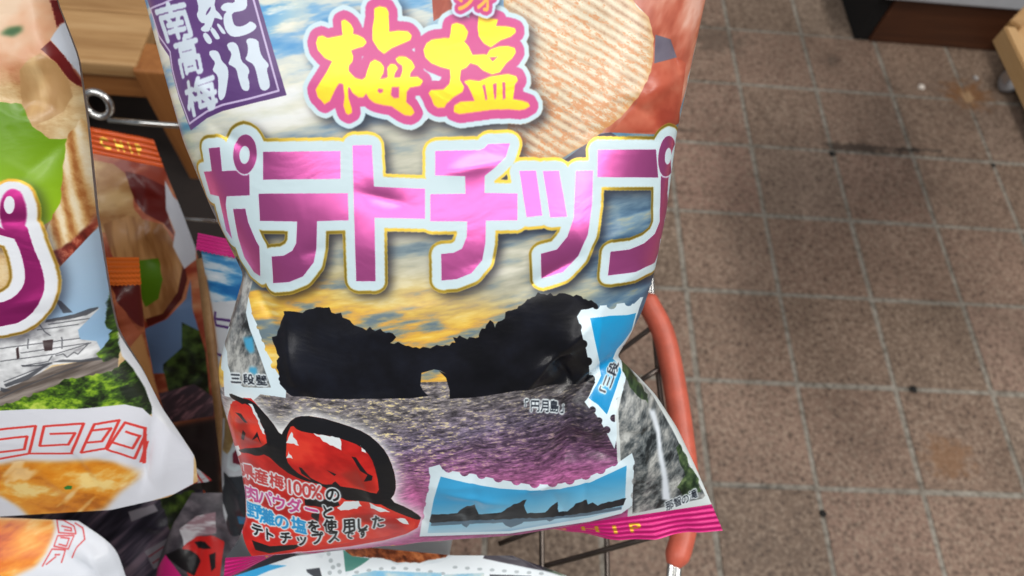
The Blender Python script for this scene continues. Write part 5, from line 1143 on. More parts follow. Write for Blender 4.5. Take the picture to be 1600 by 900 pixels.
   '-333 -167 -335 -162 -341 -158 -349 -158 -355 -161 -358 -166 -357 -171 -351 -174 -343 -175 -336 -172',
   '-317 -189 -319 -184 -325 -181 -333 -180 -339 -183 -343 -188 -341 -193 -335 -196 -327 -197 -320 -194'],
  'pics': [
   '-220 -162 -159 -172 -97 -183 -45 -180 7 -176 59 -172 111 -168 163 -164 215 -160 268 -156 269 -119 221 -121 173 -124 124 -126 76 -128 28 -130 -21 -132 -70 -132 -119 -131 -168 -131 -217 -129',
   '280 -150 335 -147 389 -145 444 -142 500 -141 500 -103 445 -107 390 -111 336 -115 281 -118'],
  'picd': ['-481 -174 -406 -184 -383 -143 -419 -142 -473 -164', '530 -134 587 -129 644 -124 701 -117 758 -109 757 -82 700 -88 643 -93 587 -98 530 -101'],
  'green': ['809 -130 866 -107 922 -83 973 -58 884 -96']}}.items()}
TEXT = {
 'main': [
  ('shio', 'シ', (16.9, -105.7), (6.8, 0.4), (-0.5, 7.3)),
  ('shio', 'オ', (23.9, -105.1), (6.8, 0.3), (-0.5, 7.3)),
  ('nanko', '南', (-92.3, -106.5), (16.7, -1.1), (3.1, 14.1)),
  ('nanko', '高', (-87.9, -93.6), (12.5, -1.4), (1.6, 14.6)),
  ('nanko', '梅', (-84.9, -79.5), (16.0, -3.5), (-0.1, 13.5)),
  ('lab', '三', (66.3, 47.5), (2.8, -4.0), (4.5, 2.3)),
  ('lab', '段', (69.1, 43.7), (3.0, -3.7), (4.8, 3.0)),
  ('lab', '「', (64.2, 50.1), (2.7, -4.2), (4.4, 2.4)),
  ('lab', '那', (95.9, 118.4), (3.8, -2.1), (1.6, 7.0)),
  ('lab', '智', (99.6, 116.7), (3.9, -1.9), (1.5, 6.7)),
  ('lab', 'の', (103.3, 115.6), (4.0, -1.7), (1.4, 6.4)),
  ('lab', '滝', (107.1, 113.4), (4.0, -1.7), (1.2, 5.8)),
  ('lab', '三', (-90.2, 34.1), (7.1, -1.2), (0.1, 4.6)),
  ('lab', '段', (-83.2, 33.2), (6.3, -0.7), (0.0, 4.6)),
  ('lab', '壁', (-76.8, 32.8), (5.9, -0.4), (-0.1, 4.6)),
  ('tred', '県', (-96.8, 83.1), (10.0, -2.1), (-2.1, 8.9)),
  ('tred', '産', (-89.3, 83.8), (8.0, 0.7), (-2.0, 9.3)),
  ('tred', '梅', (-81.7, 84.9), (7.2, 1.3), (-2.0, 9.3)),
  ('tred', '1', (-75.8, 87.0), (8.8, 0.7), (-2.5, 12.1)),
  ('tred', '0', (-72.2, 87.7), (8.5, 1.1), (-2.4, 12.2)),
  ('tred', '0', (-68.4, 88.9), (8.3, 1.5), (-2.4, 12.3)),
  ('tred', '%', (-64.2, 89.6), (8.5, 1.0), (-2.5, 12.8)),
  ('tblk', 'の', (-56.7, 90.9), (7.3, 0.2), (-1.8, 10.2)),
  ('tmag', '肉', (-98.2, 96.0), (9.9, -1.3), (-1.9, 9.6)),
  ('tmag', 'パ', (-90.5, 96.5), (8.4, 0.5), (-2.1, 10.1)),
  ('tmag', 'ウ', (-83.8, 98.1), (7.7, 1.3), (-2.0, 10.1)),
  ('tmag', 'ダ', (-76.5, 99.3), (7.3, 1.9), (-2.1, 10.4)),
  ('tmag', 'ー', (-69.1, 101.8), (6.6, 3.2), (-2.3, 11.0)),
  ('tblk', 'と', (-61.5, 102.7), (7.1, 0.5), (-2.1, 10.7)),
  ('tcya', '野', (-99.0, 105.9), (8.9, 0.3), (-1.7, 9.6)),
  ('tcya', '灘', (-92.7, 108.4), (8.3, 1.0), (-2.1, 10.4)),
  ('tcya', 'の', (-85.6, 110.4), (7.4, 2.3), (-2.3, 10.9)),
  ('tcya', '塩', (-77.8, 112.7), (6.8, 3.3), (-2.5, 11.6)),
  ('tblk', 'を', (-71.2, 114.1), (6.2, 1.5), (-2.1, 10.2)),
  ('tblk', '使', (-62.9, 112.9), (6.5, 0.2), (-2.0, 10.4)),
  ('tblk', '用', (-54.2, 112.6), (6.7, -0.8), (-2.2, 11.2)),
  ('tblk', 'し', (-47.5, 112.1), (6.9, -1.5), (-2.2, 11.5)),
  ('tblk', 'た', (-39.9, 109.8), (7.1, -2.7), (-2.3, 12.4)),
  ('tblk', 'テ', (-99.6, 117.1), (6.2, 2.1), (-1.2, 7.8)),
  ('tblk', 'ト', (-93.7, 119.6), (6.5, 1.1), (-1.6, 8.6)),
  ('tblk', 'チ', (-86.4, 121.4), (6.3, 0.5), (-2.1, 9.5)),
  ('tblk', 'ッ', (-79.1, 122.9), (6.3, 0.4), (-2.3, 10.2)),
  ('tblk', 'プ', (-71.4, 122.7), (6.5, -0.8), (-2.0, 10.0)),
  ('tblk', 'ス', (-63.3, 121.2), (6.8, -1.7), (-2.7, 11.7)),
  ('tblk', 'で', (-55.8, 120.5), (5.0, -1.2), (-1.7, 8.5)),
  ('tblk', 'す', (-49.1, 119.5), (5.0, -1.3), (-1.7, 8.7)),
  ('lab', '「', (30.4, 49.5), (4.2, 1.0), (-0.3, 5.8)),
  ('lab', '円', (33.9, 50.3), (4.2, 1.0), (-0.3, 5.7)),
  ('lab', '月', (37.8, 51.3), (4.3, 1.2), (-0.3, 5.8)),
  ('lab', '島', (41.9, 52.5), (4.4, 1.5), (-0.2, 6.0)),
  ('lab', '」', (45.2, 53.8), (4.5, 1.8), (-0.2, 6.2))],
 'castle': [],
 'ramen': [],
 'orange': [],
 'folded': [],
 'plumback': [],
 'plumlow': [],
 'dark': [],
 'front': []}
def world_pts(b, S, T, H):
    o, es, et, en = (np.array(BAGS[b][k]) for k in ('O', 'es', 'et', 'en'))
    return o+(S[..., None]*es+T[..., None]*et+H[..., None]*en)/1000
def new_print(b, ppm, base):
    sp = BAGS[b]['sp']; pts = sp['L']+sp['R']; pad = 14
    return Print(min(p[0] for p in pts)-pad, min(p[1] for p in pts)-pad, max(p[0] for p in pts)+pad, max(p[1] for p in pts)+pad, ppm, ART[b], TEXT[b], base)
tan_print = plain('tan_print', (.40, .23, .10), .4, .4, 30)
silver = metal('silver_lining', (.72, .72, .74), .35)
def seal(b, root, mat, at_top=False, length=14., ang=((0, 0), (1, 0)), spread=(2, 2), name='bottom_seal', n=10, teeth=False, uvmap=None, ribs=5):
    """crimped seal strip hanging from (or standing on) the end of the film"""
    sp = BAGS[b]['sp']; S, T, H = bag_surface(sp, 200, 30); row = 0 if at_top else -1
    s, t = S[row], T[row]; k = np.linspace(0, 1, len(s)); nv = 8*ribs
    w = np.linspace(0, 1, nv)[:, None]; a = np.radians(np.interp(k, *zip(*ang)))[None, :]; d = -1 if at_top else 1
    ln = np.full_like(s, length)
    if teeth: ln = ln-.9*np.abs(((s/2.4) % 1)*2-1)
    L = w*ln[None, :]
    S2 = s[None, :]+(k[None, :]*(spread[0]+spread[1])-spread[0])*w+0*L
    T2 = t[None, :]+d*L*np.cos(a); H2 = -L*np.sin(a)+.28*np.sin(w*ribs*2*math.pi)*np.clip(w*8, 0, 1)+(.8*np.sin(s[None, :]*.11+1)+.5*np.sin(s[None, :]*.31))*w
    P = world_pts(b, S2, T2, H2)
    U = np.broadcast_to(k[None, :], S2.shape); V = np.broadcast_to(1-w, S2.shape)
    if at_top: V = 1-V
    me = grid(name, P, np.stack([U, V], -1), flip=at_top)
    return link(name, me, mat, root)
def make_bag(b, name, label, mat, pr, nu, nv, group, back_mat=None):
    root = empty(name, tuple(world_pts(b, np.array([0.]), np.array([BAGS[b]['sp']['L'][-1][1]]), np.array([0.]))[0])); tag(root, label, 'chip bag', group)
    S, T, H = bag_surface(BAGS[b]['sp'], nu, nv)
    link('front_film', grid('front_film', world_pts(b, S, T, H), pr.uv(S, T)), mat, root)
    S, T, H = bag_surface(BAGS[b]['sp'], max(40, nu//3), max(40, nv//3), -1)
    link('back_film', grid('back_film', world_pts(b, S, T, H), flip=True), back_mat or silver, root)
    return root
GROUP = 'bags of potato chips in the rack'

# ---- the big plum-salt bag
pr = new_print('main', 5, (.8, .85, .87)); S, T = np.broadcast_to(pr.S, (pr.h, pr.w)), np.broadcast_to(pr.T, (pr.h, pr.w))
n1 = pr.noise(34, 9, 5, 1, -.12); n2 = pr.noise(16, 3.6, 5, 2, -.08); n3 = pr.noise(60, 26, 3, 3)
day = pr.lerp(n1*.72+n2*.28, [(.18, (64, 140, 196)), (.36, (128, 172, 205)), (.46, (196, 204, 200)), (.62, (222, 222, 206)), (.85, (232, 234, 232))])
grey = pr.lerp(n1*.5+n2*.5, [(.2, (98, 120, 134)), (.42, (140, 154, 156)), (.6, (180, 180, 162)), (.85, (208, 206, 190))])
gold = pr.lerp(n2*.7+n1*.3, [(.2, (104, 122, 130)), (.33, (150, 148, 122)), (.43, (206, 160, 84)), (.55, (226, 178, 70)), (.68, (236, 196, 84)), (.82, (242, 216, 132))])
dusk = pr.lerp(n2*.6+n1*.4, [(.25, (58, 88, 118)), (.45, (84, 118, 146)), (.62, (120, 146, 160)), (.8, (196, 176, 120))])
pr.rgb[:] = day
m = sstep(T+n3*24, -66, -38); pr.rgb += (grey-pr.rgb)*m[..., None]
m = sstep(T+n3*26-S*.10, -8, 22); pr.rgb += (gold-pr.rgb)*m[..., None]
m = sstep(S-T*.35+n3*46, 44, 84)*sstep(T, -45, -20); pr.rgb += (dusk-pr.rgb)*m[..., None]
m = np.exp(-(((S+62)/17)**2+((T+118)/24)**2)); pr.rgb += (np.array([.26, .58, .80], np.float32)-pr.rgb)*(np.clip(m*1.5, 0, 1)*sstep(n2, .75, .35))[..., None]
# sea with glitter
g1 = pr.noise(3.2, .85, 4, 5, -.04, .72); g2 = pr.noise(1.7, .6, 3, 6, .1, .8); d = T+S*.06
deep = pr.lerp(d+n3*8, [(52, (122, 116, 120)), (66, (118, 106, 130)), (82, (148, 98, 142)), (96, (192, 104, 158)), (112, (206, 98, 158)), (130, (180, 76, 134))])
cg = sstep(d, 104, 70)[..., None]; sea = deep*(.72-.34*cg+(.42+.66*cg)*g1[..., None])
sea *= 1-.48*(sstep(S, 0, 60)*sstep(d, 100, 70))[..., None]
spark = sstep(g1*.45+g2*.55, .56, .82); gl = np.exp(-((S+32)/44)**2)*sstep(d, 96, 62)
sea += (np.array([.93, .86, .62], np.float32)-sea)*(spark*(.25*sstep(d, 100, 70)+.75*gl))[..., None]
pr.ink(pr.m('sea'), sea)
# potato slices, plum flesh
cr = .5+.5*np.sin((S*math.sin(-.55)+T*math.cos(-.55)+2.0*pr.noise(30, 30, 2, 8))*2*math.pi/3.1)
cn = pr.noise(22, 13, 4, 9, .6); cs = pr.noise(2.6, 1.1, 4, 10, .55, .8); cf = pr.noise(1.2, .7, 3, 11, .55, .9)
chip = pr.lerp(cr*.30+cn*.30+cs*.24+cf*.16+sstep(T, -60, -120)*.06, [(.2, (168, 128, 98)), (.36, (200, 172, 142)), (.52, (214, 198, 170)), (.7, (226, 220, 198))])
chip += (np.array([.80, .50, .29], np.float32)-chip)*(sstep(cs*.55+cf*.2+cn*.25+.10*sstep(T, -115, -55)+.05*(1-cr), .54, .78)*.75)[..., None]
pk = pr.noise(9, 22, 4, 12, .5)
pk = pk*.7+pr.noise(3, 9, 3, 18, .5)*.3
pr.ink(np.maximum(pr.m('salmon'), pr.m('under')), pr.lerp(pk, [(.2, (156, 72, 54)), (.45, (184, 100, 78)), (.65, (200, 130, 108)), (.85, (216, 166, 148))]))
pr.ink(pr.m('salmonlow'), pr.lerp(pr.noise(12, 12, 4, 13), [(.2, (158, 64, 46)), (.5, (178, 82, 60)), (.8, (194, 106, 82))]))
pr.ink(pr.m('greypatch'), pr.lerp(pr.noise(14, 14, 3, 14), [(.2, (74, 68, 84)), (.8, (110, 104, 118))]))
mc = pr.m('chip'); rim = np.clip(pr.blur(mc, 1.6)*2-1, 0, 1); pr.ink(mc, chip); pr.ink(mc*(1-rim)*.55, (206, 150, 84))
# arched island
mi = pr.m('island'); pr.ink(mi, pr.lerp(pr.noise(10, 10, 4, 15)-S*.004, [(0, (5, 5, 10)), (.5, (13, 13, 20)), (1, (20, 22, 32))]))
# stamps
white = (214, 232, 240)
def stamp(a, bites): return np.clip(pr.m(a)-pr.m(bites), 0, 1)
rock = pr.lerp(pr.noise(6, 10, 5, 16, .5, .75), [(.15, (30, 34, 36)), (.4, (92, 98, 100)), (.6, (138, 140, 138)), (.85, (186, 188, 184))])
def shadow(mask, ds, dt, r, k): pr.ink(pr.blur(pr.shift(mask, ds, dt), r)*(1-mask)*k, (20, 18, 30))
pr.ink(pr.m('fallframe'), (206, 214, 214))
pr.ink(pr.m('fall'), rock); pr.ink(pr.m('fallgreen')*.85, pr.lerp(pr.noise(3, 3, 3, 17), [(.2, (20, 34, 18)), (.6, (52, 74, 38)), (.9, (96, 116, 70))]))
pr.ink(pr.blur(pr.m('fallwater'), .4), (216, 224, 232))
mA = stamp('stampA', 'biteA'); pr.ink(mA, white); pr.ink(pr.m('blueA'), pr.lerp(T, [(0, (24, 158, 214)), (40, (20, 148, 208)), (70, (30, 136, 190))]))
mB = stamp('stampB', 'biteB'); shadow(mB, .6, .8, .9, .35); pr.ink(mB, white)
pr.ink(pr.m('skyB'), pr.lerp(T+S*.06, [(98, (60, 158, 208)), (112, (122, 190, 222)), (124, (172, 206, 224)), (130, (110, 160, 200))]))
pr.ink(pr.m('reflB')*.7, (58, 74, 92)); pr.ink(pr.m('rocksB'), (24, 28, 36))
mC = stamp('stampC', 'biteC'); pr.ink(mC, white); pr.ink(pr.m('rockC'), rock); pr.ink(pr.blur(pr.m('blueC'), .5), (70, 160, 200))
# pickled plums
pr.ink(pr.m('greycorner'), (70, 72, 76))
pr.ink(np.clip(pr.blur(pr.m('plumglow'), 3.4)*1.5, 0, 1), (238, 240, 240))
pr.ink(pr.m('plumglow'), (206, 44, 38)); pr.ink(pr.m('plumblack'), (24, 24, 28)); pr.ink(pr.m('plumred'), pr.lerp(pr.noise(16, 12, 4, 21, .5), [(.2, (176, 28, 26)), (.5, (208, 40, 34)), (.8, (226, 62, 46))])); pr.ink(pr.blur(pr.m('plumbrown'), .7)*.75, (150, 40, 32))
pr.ink(pr.m('plumwhite'), (226, 234, 236)); pr.ink(pr.m('plumdark'), (26, 24, 28))
def lettering(key, col, w, bold=.24, halo=(226, 236, 240)):
    t = pr.dil(pr.tx(key), bold); o = pr.dil(t, w); pr.ink(pr.blur(o, .5)*.5, halo); pr.ink(o, halo); pr.ink(t, col)
lettering('tred', (196, 66, 66), .75); lettering('tmag', (196, 74, 140), .75); lettering('tcya', (36, 150, 212), .7, .3); lettering('tblk', (22, 22, 26), .75)
lettering('lab', (28, 34, 44), .55, .12)
# purple badge
pr.ink(pr.m('badge'), pr.lerp(pr.noise(30, 30, 3, 20), [(.2, (88, 58, 114)), (.8, (100, 68, 126))])); bw = (208, 220, 232)
pr.ink(pr.lines('badgeline', .75), (196, 180, 216)); pr.ink(pr.m('kishu', False), bw); pr.ink(pr.dil(pr.tx('nanko'), .55), bw)
# brush lettering in gold foil on magenta
GOLD = (232, 186, 52)
um = pr.m('ume', False); mg = pr.dil(um, 3.3); wh = pr.dil(mg, 1.75)
sh = pr.tx('shio'); shd = pr.dil(sh, .35); sm_ = pr.dil(shd, 1.3); sw = pr.dil(sm_, 1.0)
allw = np.maximum(wh, 0); shadow(allw, 2.0, 2.4, 1.7, .75); pr.ink(wh, (196, 218, 226)); pr.ink(mg, (204, 78, 140)); pr.ink(pr.m('umehole'), (206, 218, 226))
pr.ink(pr.dil(um, .22), (240, 150, 110)); pr.ink(um, GOLD, 1)
shadow(sw, .5, .9, .9, .7); pr.ink(sw, (196, 212, 228)); pr.ink(sm_, (196, 66, 126)); pr.ink(shd, (246, 178, 70))
# block lettering in pink foil, white and gold borders
pk = pr.m('pink'); rg = np.clip(pr.m('ring')-pr.m('ringin'), 0, 1); full = np.maximum(pk, pr.m('ring'))
w1 = pr.dil(full, 3.7); g1_ = pr.dil(w1, 1.05); shadow(g1_, 1.6, 1.9, 1.7, .8)
pr.ink(g1_, (226, 190, 74), .92); pr.ink(w1, (198, 218, 224)); ring_o = pr.dil(pr.m('ring'), .55); pr.ink(pk, (255, 122, 202), .95); pr.ink(ring_o*(1-pr.m('ring')), (198, 218, 224)); pr.ink(pr.m('ring'), (255, 122, 202), .95); pr.ink(pr.m('ringin'), (198, 218, 224))
main_mat = film('plum_print', pr.image('plum_print'), .32)
def seal_print(name, col, word, at, size, gold, fo=.3, ppm=5, W=224., Hh=14.):
    q = Print(0, 0, W, Hh, ppm, {}, [('w', ch, (x, y), (size*1.5, 0), (0, size)) for ch, x, y in zip(word, at[0], at[1])], np.array(col)/255)
    st = .5+.5*np.sin(q.T*2*math.pi/2.8); q.rgb *= (1-.10*st*np.ones((1, q.w)))[..., None]
    q.foil[:] = fo; t = q.dil(q.tx('w'), .35)
    q.ink(t, gold, .8); return q.image(name)
plum_seal = film('plum_seal', seal_print('plum_seal', (206, 30, 120), 'POTATOCHIP', ([30, 43, 57, 70, 84, 98, 144, 157, 167, 176], [7]*10), 7.5, (250, 190, 60)), .3)
big = make_bag('main', 'potato_chip_bag', 'big plum salt potato chip bag with pink foil lettering in front', main_mat, pr, 230, 280, GROUP)
seal('main', big, plum_seal, False, 13.5, ((0, 14), (.07, 30), (.14, 56), (.22, 50), (.3, 57), (.42, 52), (.52, 60), (.62, 58), (.68, 40), (.75, 10), (.82, -8), (.9, 2), (1, -8)), (4, 5))
seal('main', big, plum_seal, True, 14, ((0, 0), (1, 0)), (2, 2), 'top_seal')

# ---- the noodle-and-castle bag on the left
pr = new_print('castle', 4, (.78, .74, .62)); S, T = np.broadcast_to(pr.S, (pr.h, pr.w)), np.broadcast_to(pr.T, (pr.h, pr.w))
a = pr.noise(34, 20, 5, 31, .4); b = pr.noise(5, 26, 4, 32, .15)
fz = pr.noise(2.6, 1.6, 4, 40, .4, .8)
skin = pr.lerp(a*.42+b*.36+fz*.22, [(.15, (150, 96, 52)), (.4, (196, 158, 108)), (.6, (216, 190, 144)), (.85, (228, 212, 176))]); pr.rgb[:] = skin
top = pr.lerp(pr.noise(26, 40, 5, 33, .5), [(.2, (150, 70, 44)), (.45, (196, 128, 92)), (.65, (206, 156, 120)), (.85, (214, 186, 158))])
m = sstep(T+a*26, -78, -98); pr.rgb += (top-pr.rgb)*m[..., None]
pr.ink(pr.m('chipA'), pr.lerp(b, [(.2, (176, 136, 88)), (.8, (206, 172, 122))])); pr.ink(pr.m('redtop'), pr.lerp(a, [(.2, (78, 14, 16)), (.8, (134, 34, 32))])); pr.ink(pr.m('whitetop'), (196, 202, 212))
pr.ink(pr.blur(pr.m('herb'), .4), (38, 84, 34)); pr.ink(pr.m('green'), pr.lerp(T, [(-80, (96, 140, 8)), (-40, (150, 192, 26)), (30, (156, 198, 32))]))
rid = .5+.5*np.sin((S+T*.10)*2*math.pi/4.4); rb = pr.noise(2.5, 7, 5, 34, 0, .75)
pr.ink(pr.m('chipB'), pr.lerp(rid*.6+rb*.4, [(.15, (168, 104, 52)), (.4, (210, 164, 104)), (.7, (236, 214, 172)), (.9, (244, 232, 204))]))
pr.ink(pr.blur(pr.m('crust'), .3), pr.lerp(rb, [(.2, (92, 30, 22)), (.6, (140, 52, 38)), (.9, (196, 110, 84))]))
pr.ink(pr.m('skyb'), pr.lerp(T+a*10, [(-20, (170, 192, 212)), (30, (140, 176, 208)), (60, (150, 184, 212))]))
wl = pr.noise(16, 2.0, 4, 35, -.16); pr.ink(pr.m('castlewall'), pr.lerp(wl*.5+pr.noise(3, 3, 3, 39)*.5, [(.15, (150, 150, 154)), (.4, (194, 196, 198)), (.8, (222, 224, 226))])); pr.ink(pr.m('castlelow'), pr.lerp(wl, [(.2, (92, 82, 76)), (.8, (150, 140, 132))]))
pr.ink(pr.lines('ink', .5)*.8, (70, 72, 78)); pr.ink(pr.m('roof')*.85, (66, 68, 74)); pr.ink(pr.m('wins'), (60, 44, 46))
lf = pr.noise(9, 7, 5, 36, 0, .75); tr = pr.m('treeL'); pr.ink(tr, pr.lerp(lf-sstep(S, 8, 40)*.3+.06, [(.1, (24, 34, 16)), (.35, (64, 96, 26)), (.55, (124, 162, 36)), (.8, (186, 206, 84))]))
pr.ink(pr.m('band'), (214, 216, 224)); pr.ink(pr.m('whiteedge'), (220, 222, 226)); pr.ink(pr.lines('fret', 1.25), (214, 62, 56))
so = pr.noise(30, 14, 5, 37, .4)*.75+pr.noise(5, 2.5, 3, 43, -.4)*.25; pr.ink(np.clip(pr.blur(pr.m('soup'), 1.2), 0, 1), pr.lerp(so, [(.15, (176, 96, 8)), (.4, (214, 130, 26)), (.62, (226, 150, 44)), (.85, (238, 206, 130))])); hl = sstep(pr.noise(26, 7, 3, 38, -.6), .70, .95); pr.ink(pr.m('soup')*hl*.6, (250, 232, 190)); pr.ink(pr.m('leaf'), (40, 120, 50))
pu = np.maximum(pr.m('pu'), pr.m('puring')); w1 = pr.dil(pu, 4.4); g1_ = pr.dil(w1, 1.1); shadow(g1_, 1.5, 1.9, 1.6, .6)
pr.ink(g1_, (226, 176, 70), .9); pr.ink(w1, (220, 224, 230)); pr.ink(pr.m('pu'), (214, 60, 150), .95); pr.ink(pr.m('puringo'), (220, 224, 230)); pr.ink(pr.dil(pr.m('puring'), 1.2), (214, 60, 150), .95); pr.ink(pr.m('puringin'), (220, 224, 230))
castle_mat = film('castle_print', pr.image('castle_print'), .36)
orange_seal = film('orange_seal', seal_print('orange_seal', (252, 104, 34), 'POTATOCHIP', ([26, 38, 50, 62, 74, 86, 166, 178, 188, 197], [7]*10), 7.5, (255, 214, 80), .05), .35)
cb = make_bag('castle', 'potato_chip_bag', 'chip bag with castle, green patch and noodle bowl at the left edge', castle_mat, pr, 150, 190, GROUP)
seal('castle', cb, orange_seal, False, 13, ((0, 60), (.8, 75), (1, 70)), (0, 0)); seal('castle', cb, orange_seal, True, 14, name='top_seal')

# ---- bag lying below it
pr = new_print('ramen', 4, (.84, .86, .89)); so = pr.noise(30, 9, 5, 41, -.3, .65); st = pr.noise(9, 40, 3, 42, .9)
pr.ink(np.clip(pr.blur(pr.m('soup'), 1.0), 0, 1), pr.lerp(so*.7+st*.3, [(.15, (168, 60, 14)), (.38, (216, 110, 20)), (.6, (234, 146, 40)), (.85, (244, 206, 130))])); pr.ink(pr.lines('fret', .75), (206, 62, 66))
rm = make_bag('ramen', 'potato_chip_bag', 'white chip bag with orange noodle soup lying in the bottom left corner', film('noodle_print', pr.image('noodle_print'), .34), pr, 90, 90, GROUP)
seal('ramen', rm, orange_seal, False, 13); seal('ramen', rm, orange_seal, True, 13, ((0, 165), (1, 165)), name='top_seal')

# ---- bag with the upright orange seal
pr = new_print('orange', 3, (.60, .40, .24)); a = pr.noise(22, 12, 4, 51); pr.rgb[:] = pr.lerp(a, [(.2, (150, 60, 40)), (.6, (190, 110, 74)), (.9, (206, 150, 110))])
pr.ink(pr.m('chipA'), pr.lerp(a, [(.2, (170, 120, 70)), (.8, (214, 178, 124))])); pr.ink(pr.m('redd'), (104, 26, 22)); pr.ink(pr.m('chipB'), pr.lerp(pr.noise(4, 30, 3, 52), [(.2, (150, 100, 56)), (.8, (196, 146, 92))])); pr.ink(pr.m('rim'), (88, 26, 20))
pr.ink(pr.m('green'), (84, 128, 16)); pr.ink(pr.m('white'), (206, 210, 220)); pr.ink(pr.m('blue'), (104, 134, 176)); pr.ink(pr.m('dgreen'), pr.lerp(pr.noise(6, 6, 4, 53), [(.2, (18, 28, 12)), (.8, (70, 96, 40))])); pr.ink(pr.blur(pr.m('low'), 2), (44, 36, 38)); pr.ink(pr.m('band'), pr.lerp(pr.noise(9, 2.2, 3, 54, -.5), [(.3, (70, 58, 68)), (.6, (96, 74, 84)), (.8, (150, 110, 120))]))  # lower part and band inked dark: shade of the gap painted in
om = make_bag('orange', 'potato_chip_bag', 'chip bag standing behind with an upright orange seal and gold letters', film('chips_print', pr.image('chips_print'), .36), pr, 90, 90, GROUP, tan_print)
seal('orange', om, orange_seal, True, 21, ((0, 0), (1, 0)), (0, -2), name='top_seal', teeth=True); seal('orange', om, orange_seal, False, 13)

# ---- bag whose orange seal is folded down
pr = new_print('folded', 3, (.55, .30, .20)); a = pr.noise(14, 8, 4, 61); pr.rgb[:] = pr.lerp(a, [(.2, (110, 40, 24)), (.8, (190, 110, 70))])
pr.ink(pr.m('redd'), (96, 24, 20)); pr.ink(pr.m('salm'), pr.lerp(a, [(.2, (160, 78, 50)), (.8, (190, 104, 70))])); pr.ink(pr.m('chip'), (196, 140, 84)); pr.ink(pr.blur(pr.m('low'), 2), (46, 30, 26)); pr.ink(pr.m('white'), (216, 218, 224)); pr.ink(pr.lines('fret', 1.4), (206, 50, 50))  # lower part inked near-black, the shadow on this bag put into its print
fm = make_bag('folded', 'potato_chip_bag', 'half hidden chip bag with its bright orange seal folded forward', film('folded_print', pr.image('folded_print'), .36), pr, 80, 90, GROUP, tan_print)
seal('folded', fm, film('bright_orange_seal', seal_print('bright_orange_seal', (255, 126, 44), '', ([], []), 7.5, (255, 190, 60), .05), .35), True, 18, ((0, -150), (1, -150)), (0, 0), name='top_seal', teeth=True, ribs=6)

# ---- plum bag behind the big one
pr = new_print('plumback', 3, (.80, .82, .84)); a = pr.noise(30, 7, 5, 71, .2); pr.ink(pr.m('sky'), pr.lerp(a, [(.2, (30, 104, 168)), (.45, (70, 146, 198)), (.6, (190, 210, 222)), (.85, (222, 230, 236))]))
pr.ink(pr.blur(pr.m('edge'), .8), (176, 116, 66)); pr.ink(pr.lines('purple', 1.7), (86, 52, 116)); pr.ink(pr.m('chip'), pr.lerp(pr.noise(10, 8, 4, 72), [(.2, (150, 120, 70)), (.8, (206, 184, 130))])); pr.ink(pr.m('grey'), (46, 50, 56)); pr.ink(pr.m('dred'), (120, 26, 50)); pr.ink(pr.lines('outl', 2.4), (216, 226, 230)); pr.ink(pr.m('cyan'), (40, 120, 160))
qm = make_bag('plumback', 'potato_chip_bag', 'plum chip bag hidden behind the big one, blue sky under its pink seal', film('plum_back_print', pr.image('plum_back_print'), .34), pr, 80, 90, GROUP, tan_print)
seal('plumback', qm, film('plain_pink_seal', seal_print('plain_pink_seal', (222, 44, 138), '', ([], []), 7, (255, 190, 60), .1), .4), True, 11, ((0, -150), (1, -150)), (1, 0), name='top_seal', teeth=True); seal('plumback', qm, plum_seal, False, 12)

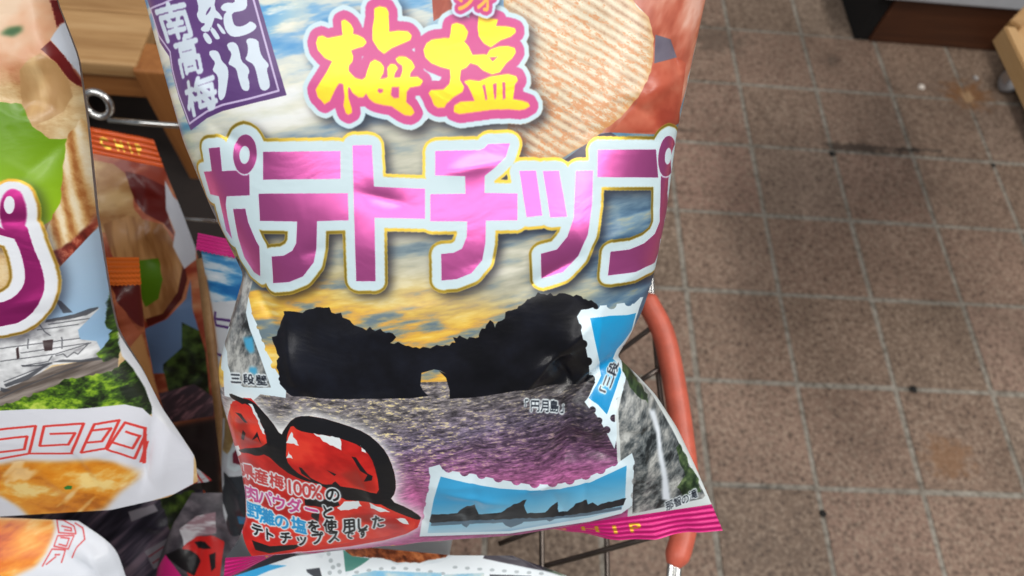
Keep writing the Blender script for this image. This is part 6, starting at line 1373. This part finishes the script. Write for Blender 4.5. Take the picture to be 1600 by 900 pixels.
# ---- two more bags in the shadow underneath
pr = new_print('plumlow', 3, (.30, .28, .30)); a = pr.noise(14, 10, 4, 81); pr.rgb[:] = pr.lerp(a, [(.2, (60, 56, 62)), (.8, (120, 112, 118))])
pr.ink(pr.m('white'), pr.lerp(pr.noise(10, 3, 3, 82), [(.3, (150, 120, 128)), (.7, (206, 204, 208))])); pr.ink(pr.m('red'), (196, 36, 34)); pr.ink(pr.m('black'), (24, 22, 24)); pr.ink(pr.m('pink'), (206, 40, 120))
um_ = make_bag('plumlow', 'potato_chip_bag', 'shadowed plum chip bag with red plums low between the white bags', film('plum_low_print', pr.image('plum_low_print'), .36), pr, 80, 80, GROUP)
seal('plumlow', um_, plum_seal, True, 12, ((0, 165), (1, 165)), name='top_seal')
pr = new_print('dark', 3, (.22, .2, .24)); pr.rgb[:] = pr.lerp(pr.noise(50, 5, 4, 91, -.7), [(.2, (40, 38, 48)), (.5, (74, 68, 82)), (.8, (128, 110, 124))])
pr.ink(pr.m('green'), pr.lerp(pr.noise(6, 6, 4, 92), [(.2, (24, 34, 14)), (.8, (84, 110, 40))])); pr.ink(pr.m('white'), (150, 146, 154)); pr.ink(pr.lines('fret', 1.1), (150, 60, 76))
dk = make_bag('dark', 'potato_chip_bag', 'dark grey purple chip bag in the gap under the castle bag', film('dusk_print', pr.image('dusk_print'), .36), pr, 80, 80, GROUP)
seal('dark', dk, orange_seal, True, 12, ((0, 165), (1, 165)), name='top_seal')

# ---- plum bag at the bottom edge
pr = new_print('front', 4, (.84, .88, .90)); a = pr.noise(10, 5, 4, 95); pr.rgb[:] = pr.lerp(a, [(.2, (196, 206, 212)), (.8, (222, 230, 234))])
pr.ink(pr.m('brown'), pr.lerp(pr.noise(6, 2.4, 5, 96, .4, .7), [(.2, (74, 34, 18)), (.5, (132, 66, 34)), (.85, (186, 112, 66))])); pr.ink(pr.m('teal'), (70, 132, 120)); pr.ink(pr.m('stampw'), (220, 228, 232)); pr.ink(pr.m('cyan'), (40, 156, 210))
pr.ink(pr.m('dark'), (48, 42, 54)); pr.ink(pr.m('dots'), (168, 178, 182)); pr.ink(pr.m('pics'), pr.lerp(a, [(.2, (110, 176, 210)), (.8, (206, 210, 200))])); pr.ink(pr.m('picd'), (40, 46, 56)); pr.ink(pr.m('green'), (60, 76, 50))
fr = make_bag('front', 'potato_chip_bag', 'plum chip bag with postage stamp pictures at the bottom edge below the big bag', film('plum_front_print', pr.image('plum_front_print'), .32), pr, 110, 90, GROUP)
seal('front', fr, plum_seal, False, 13)
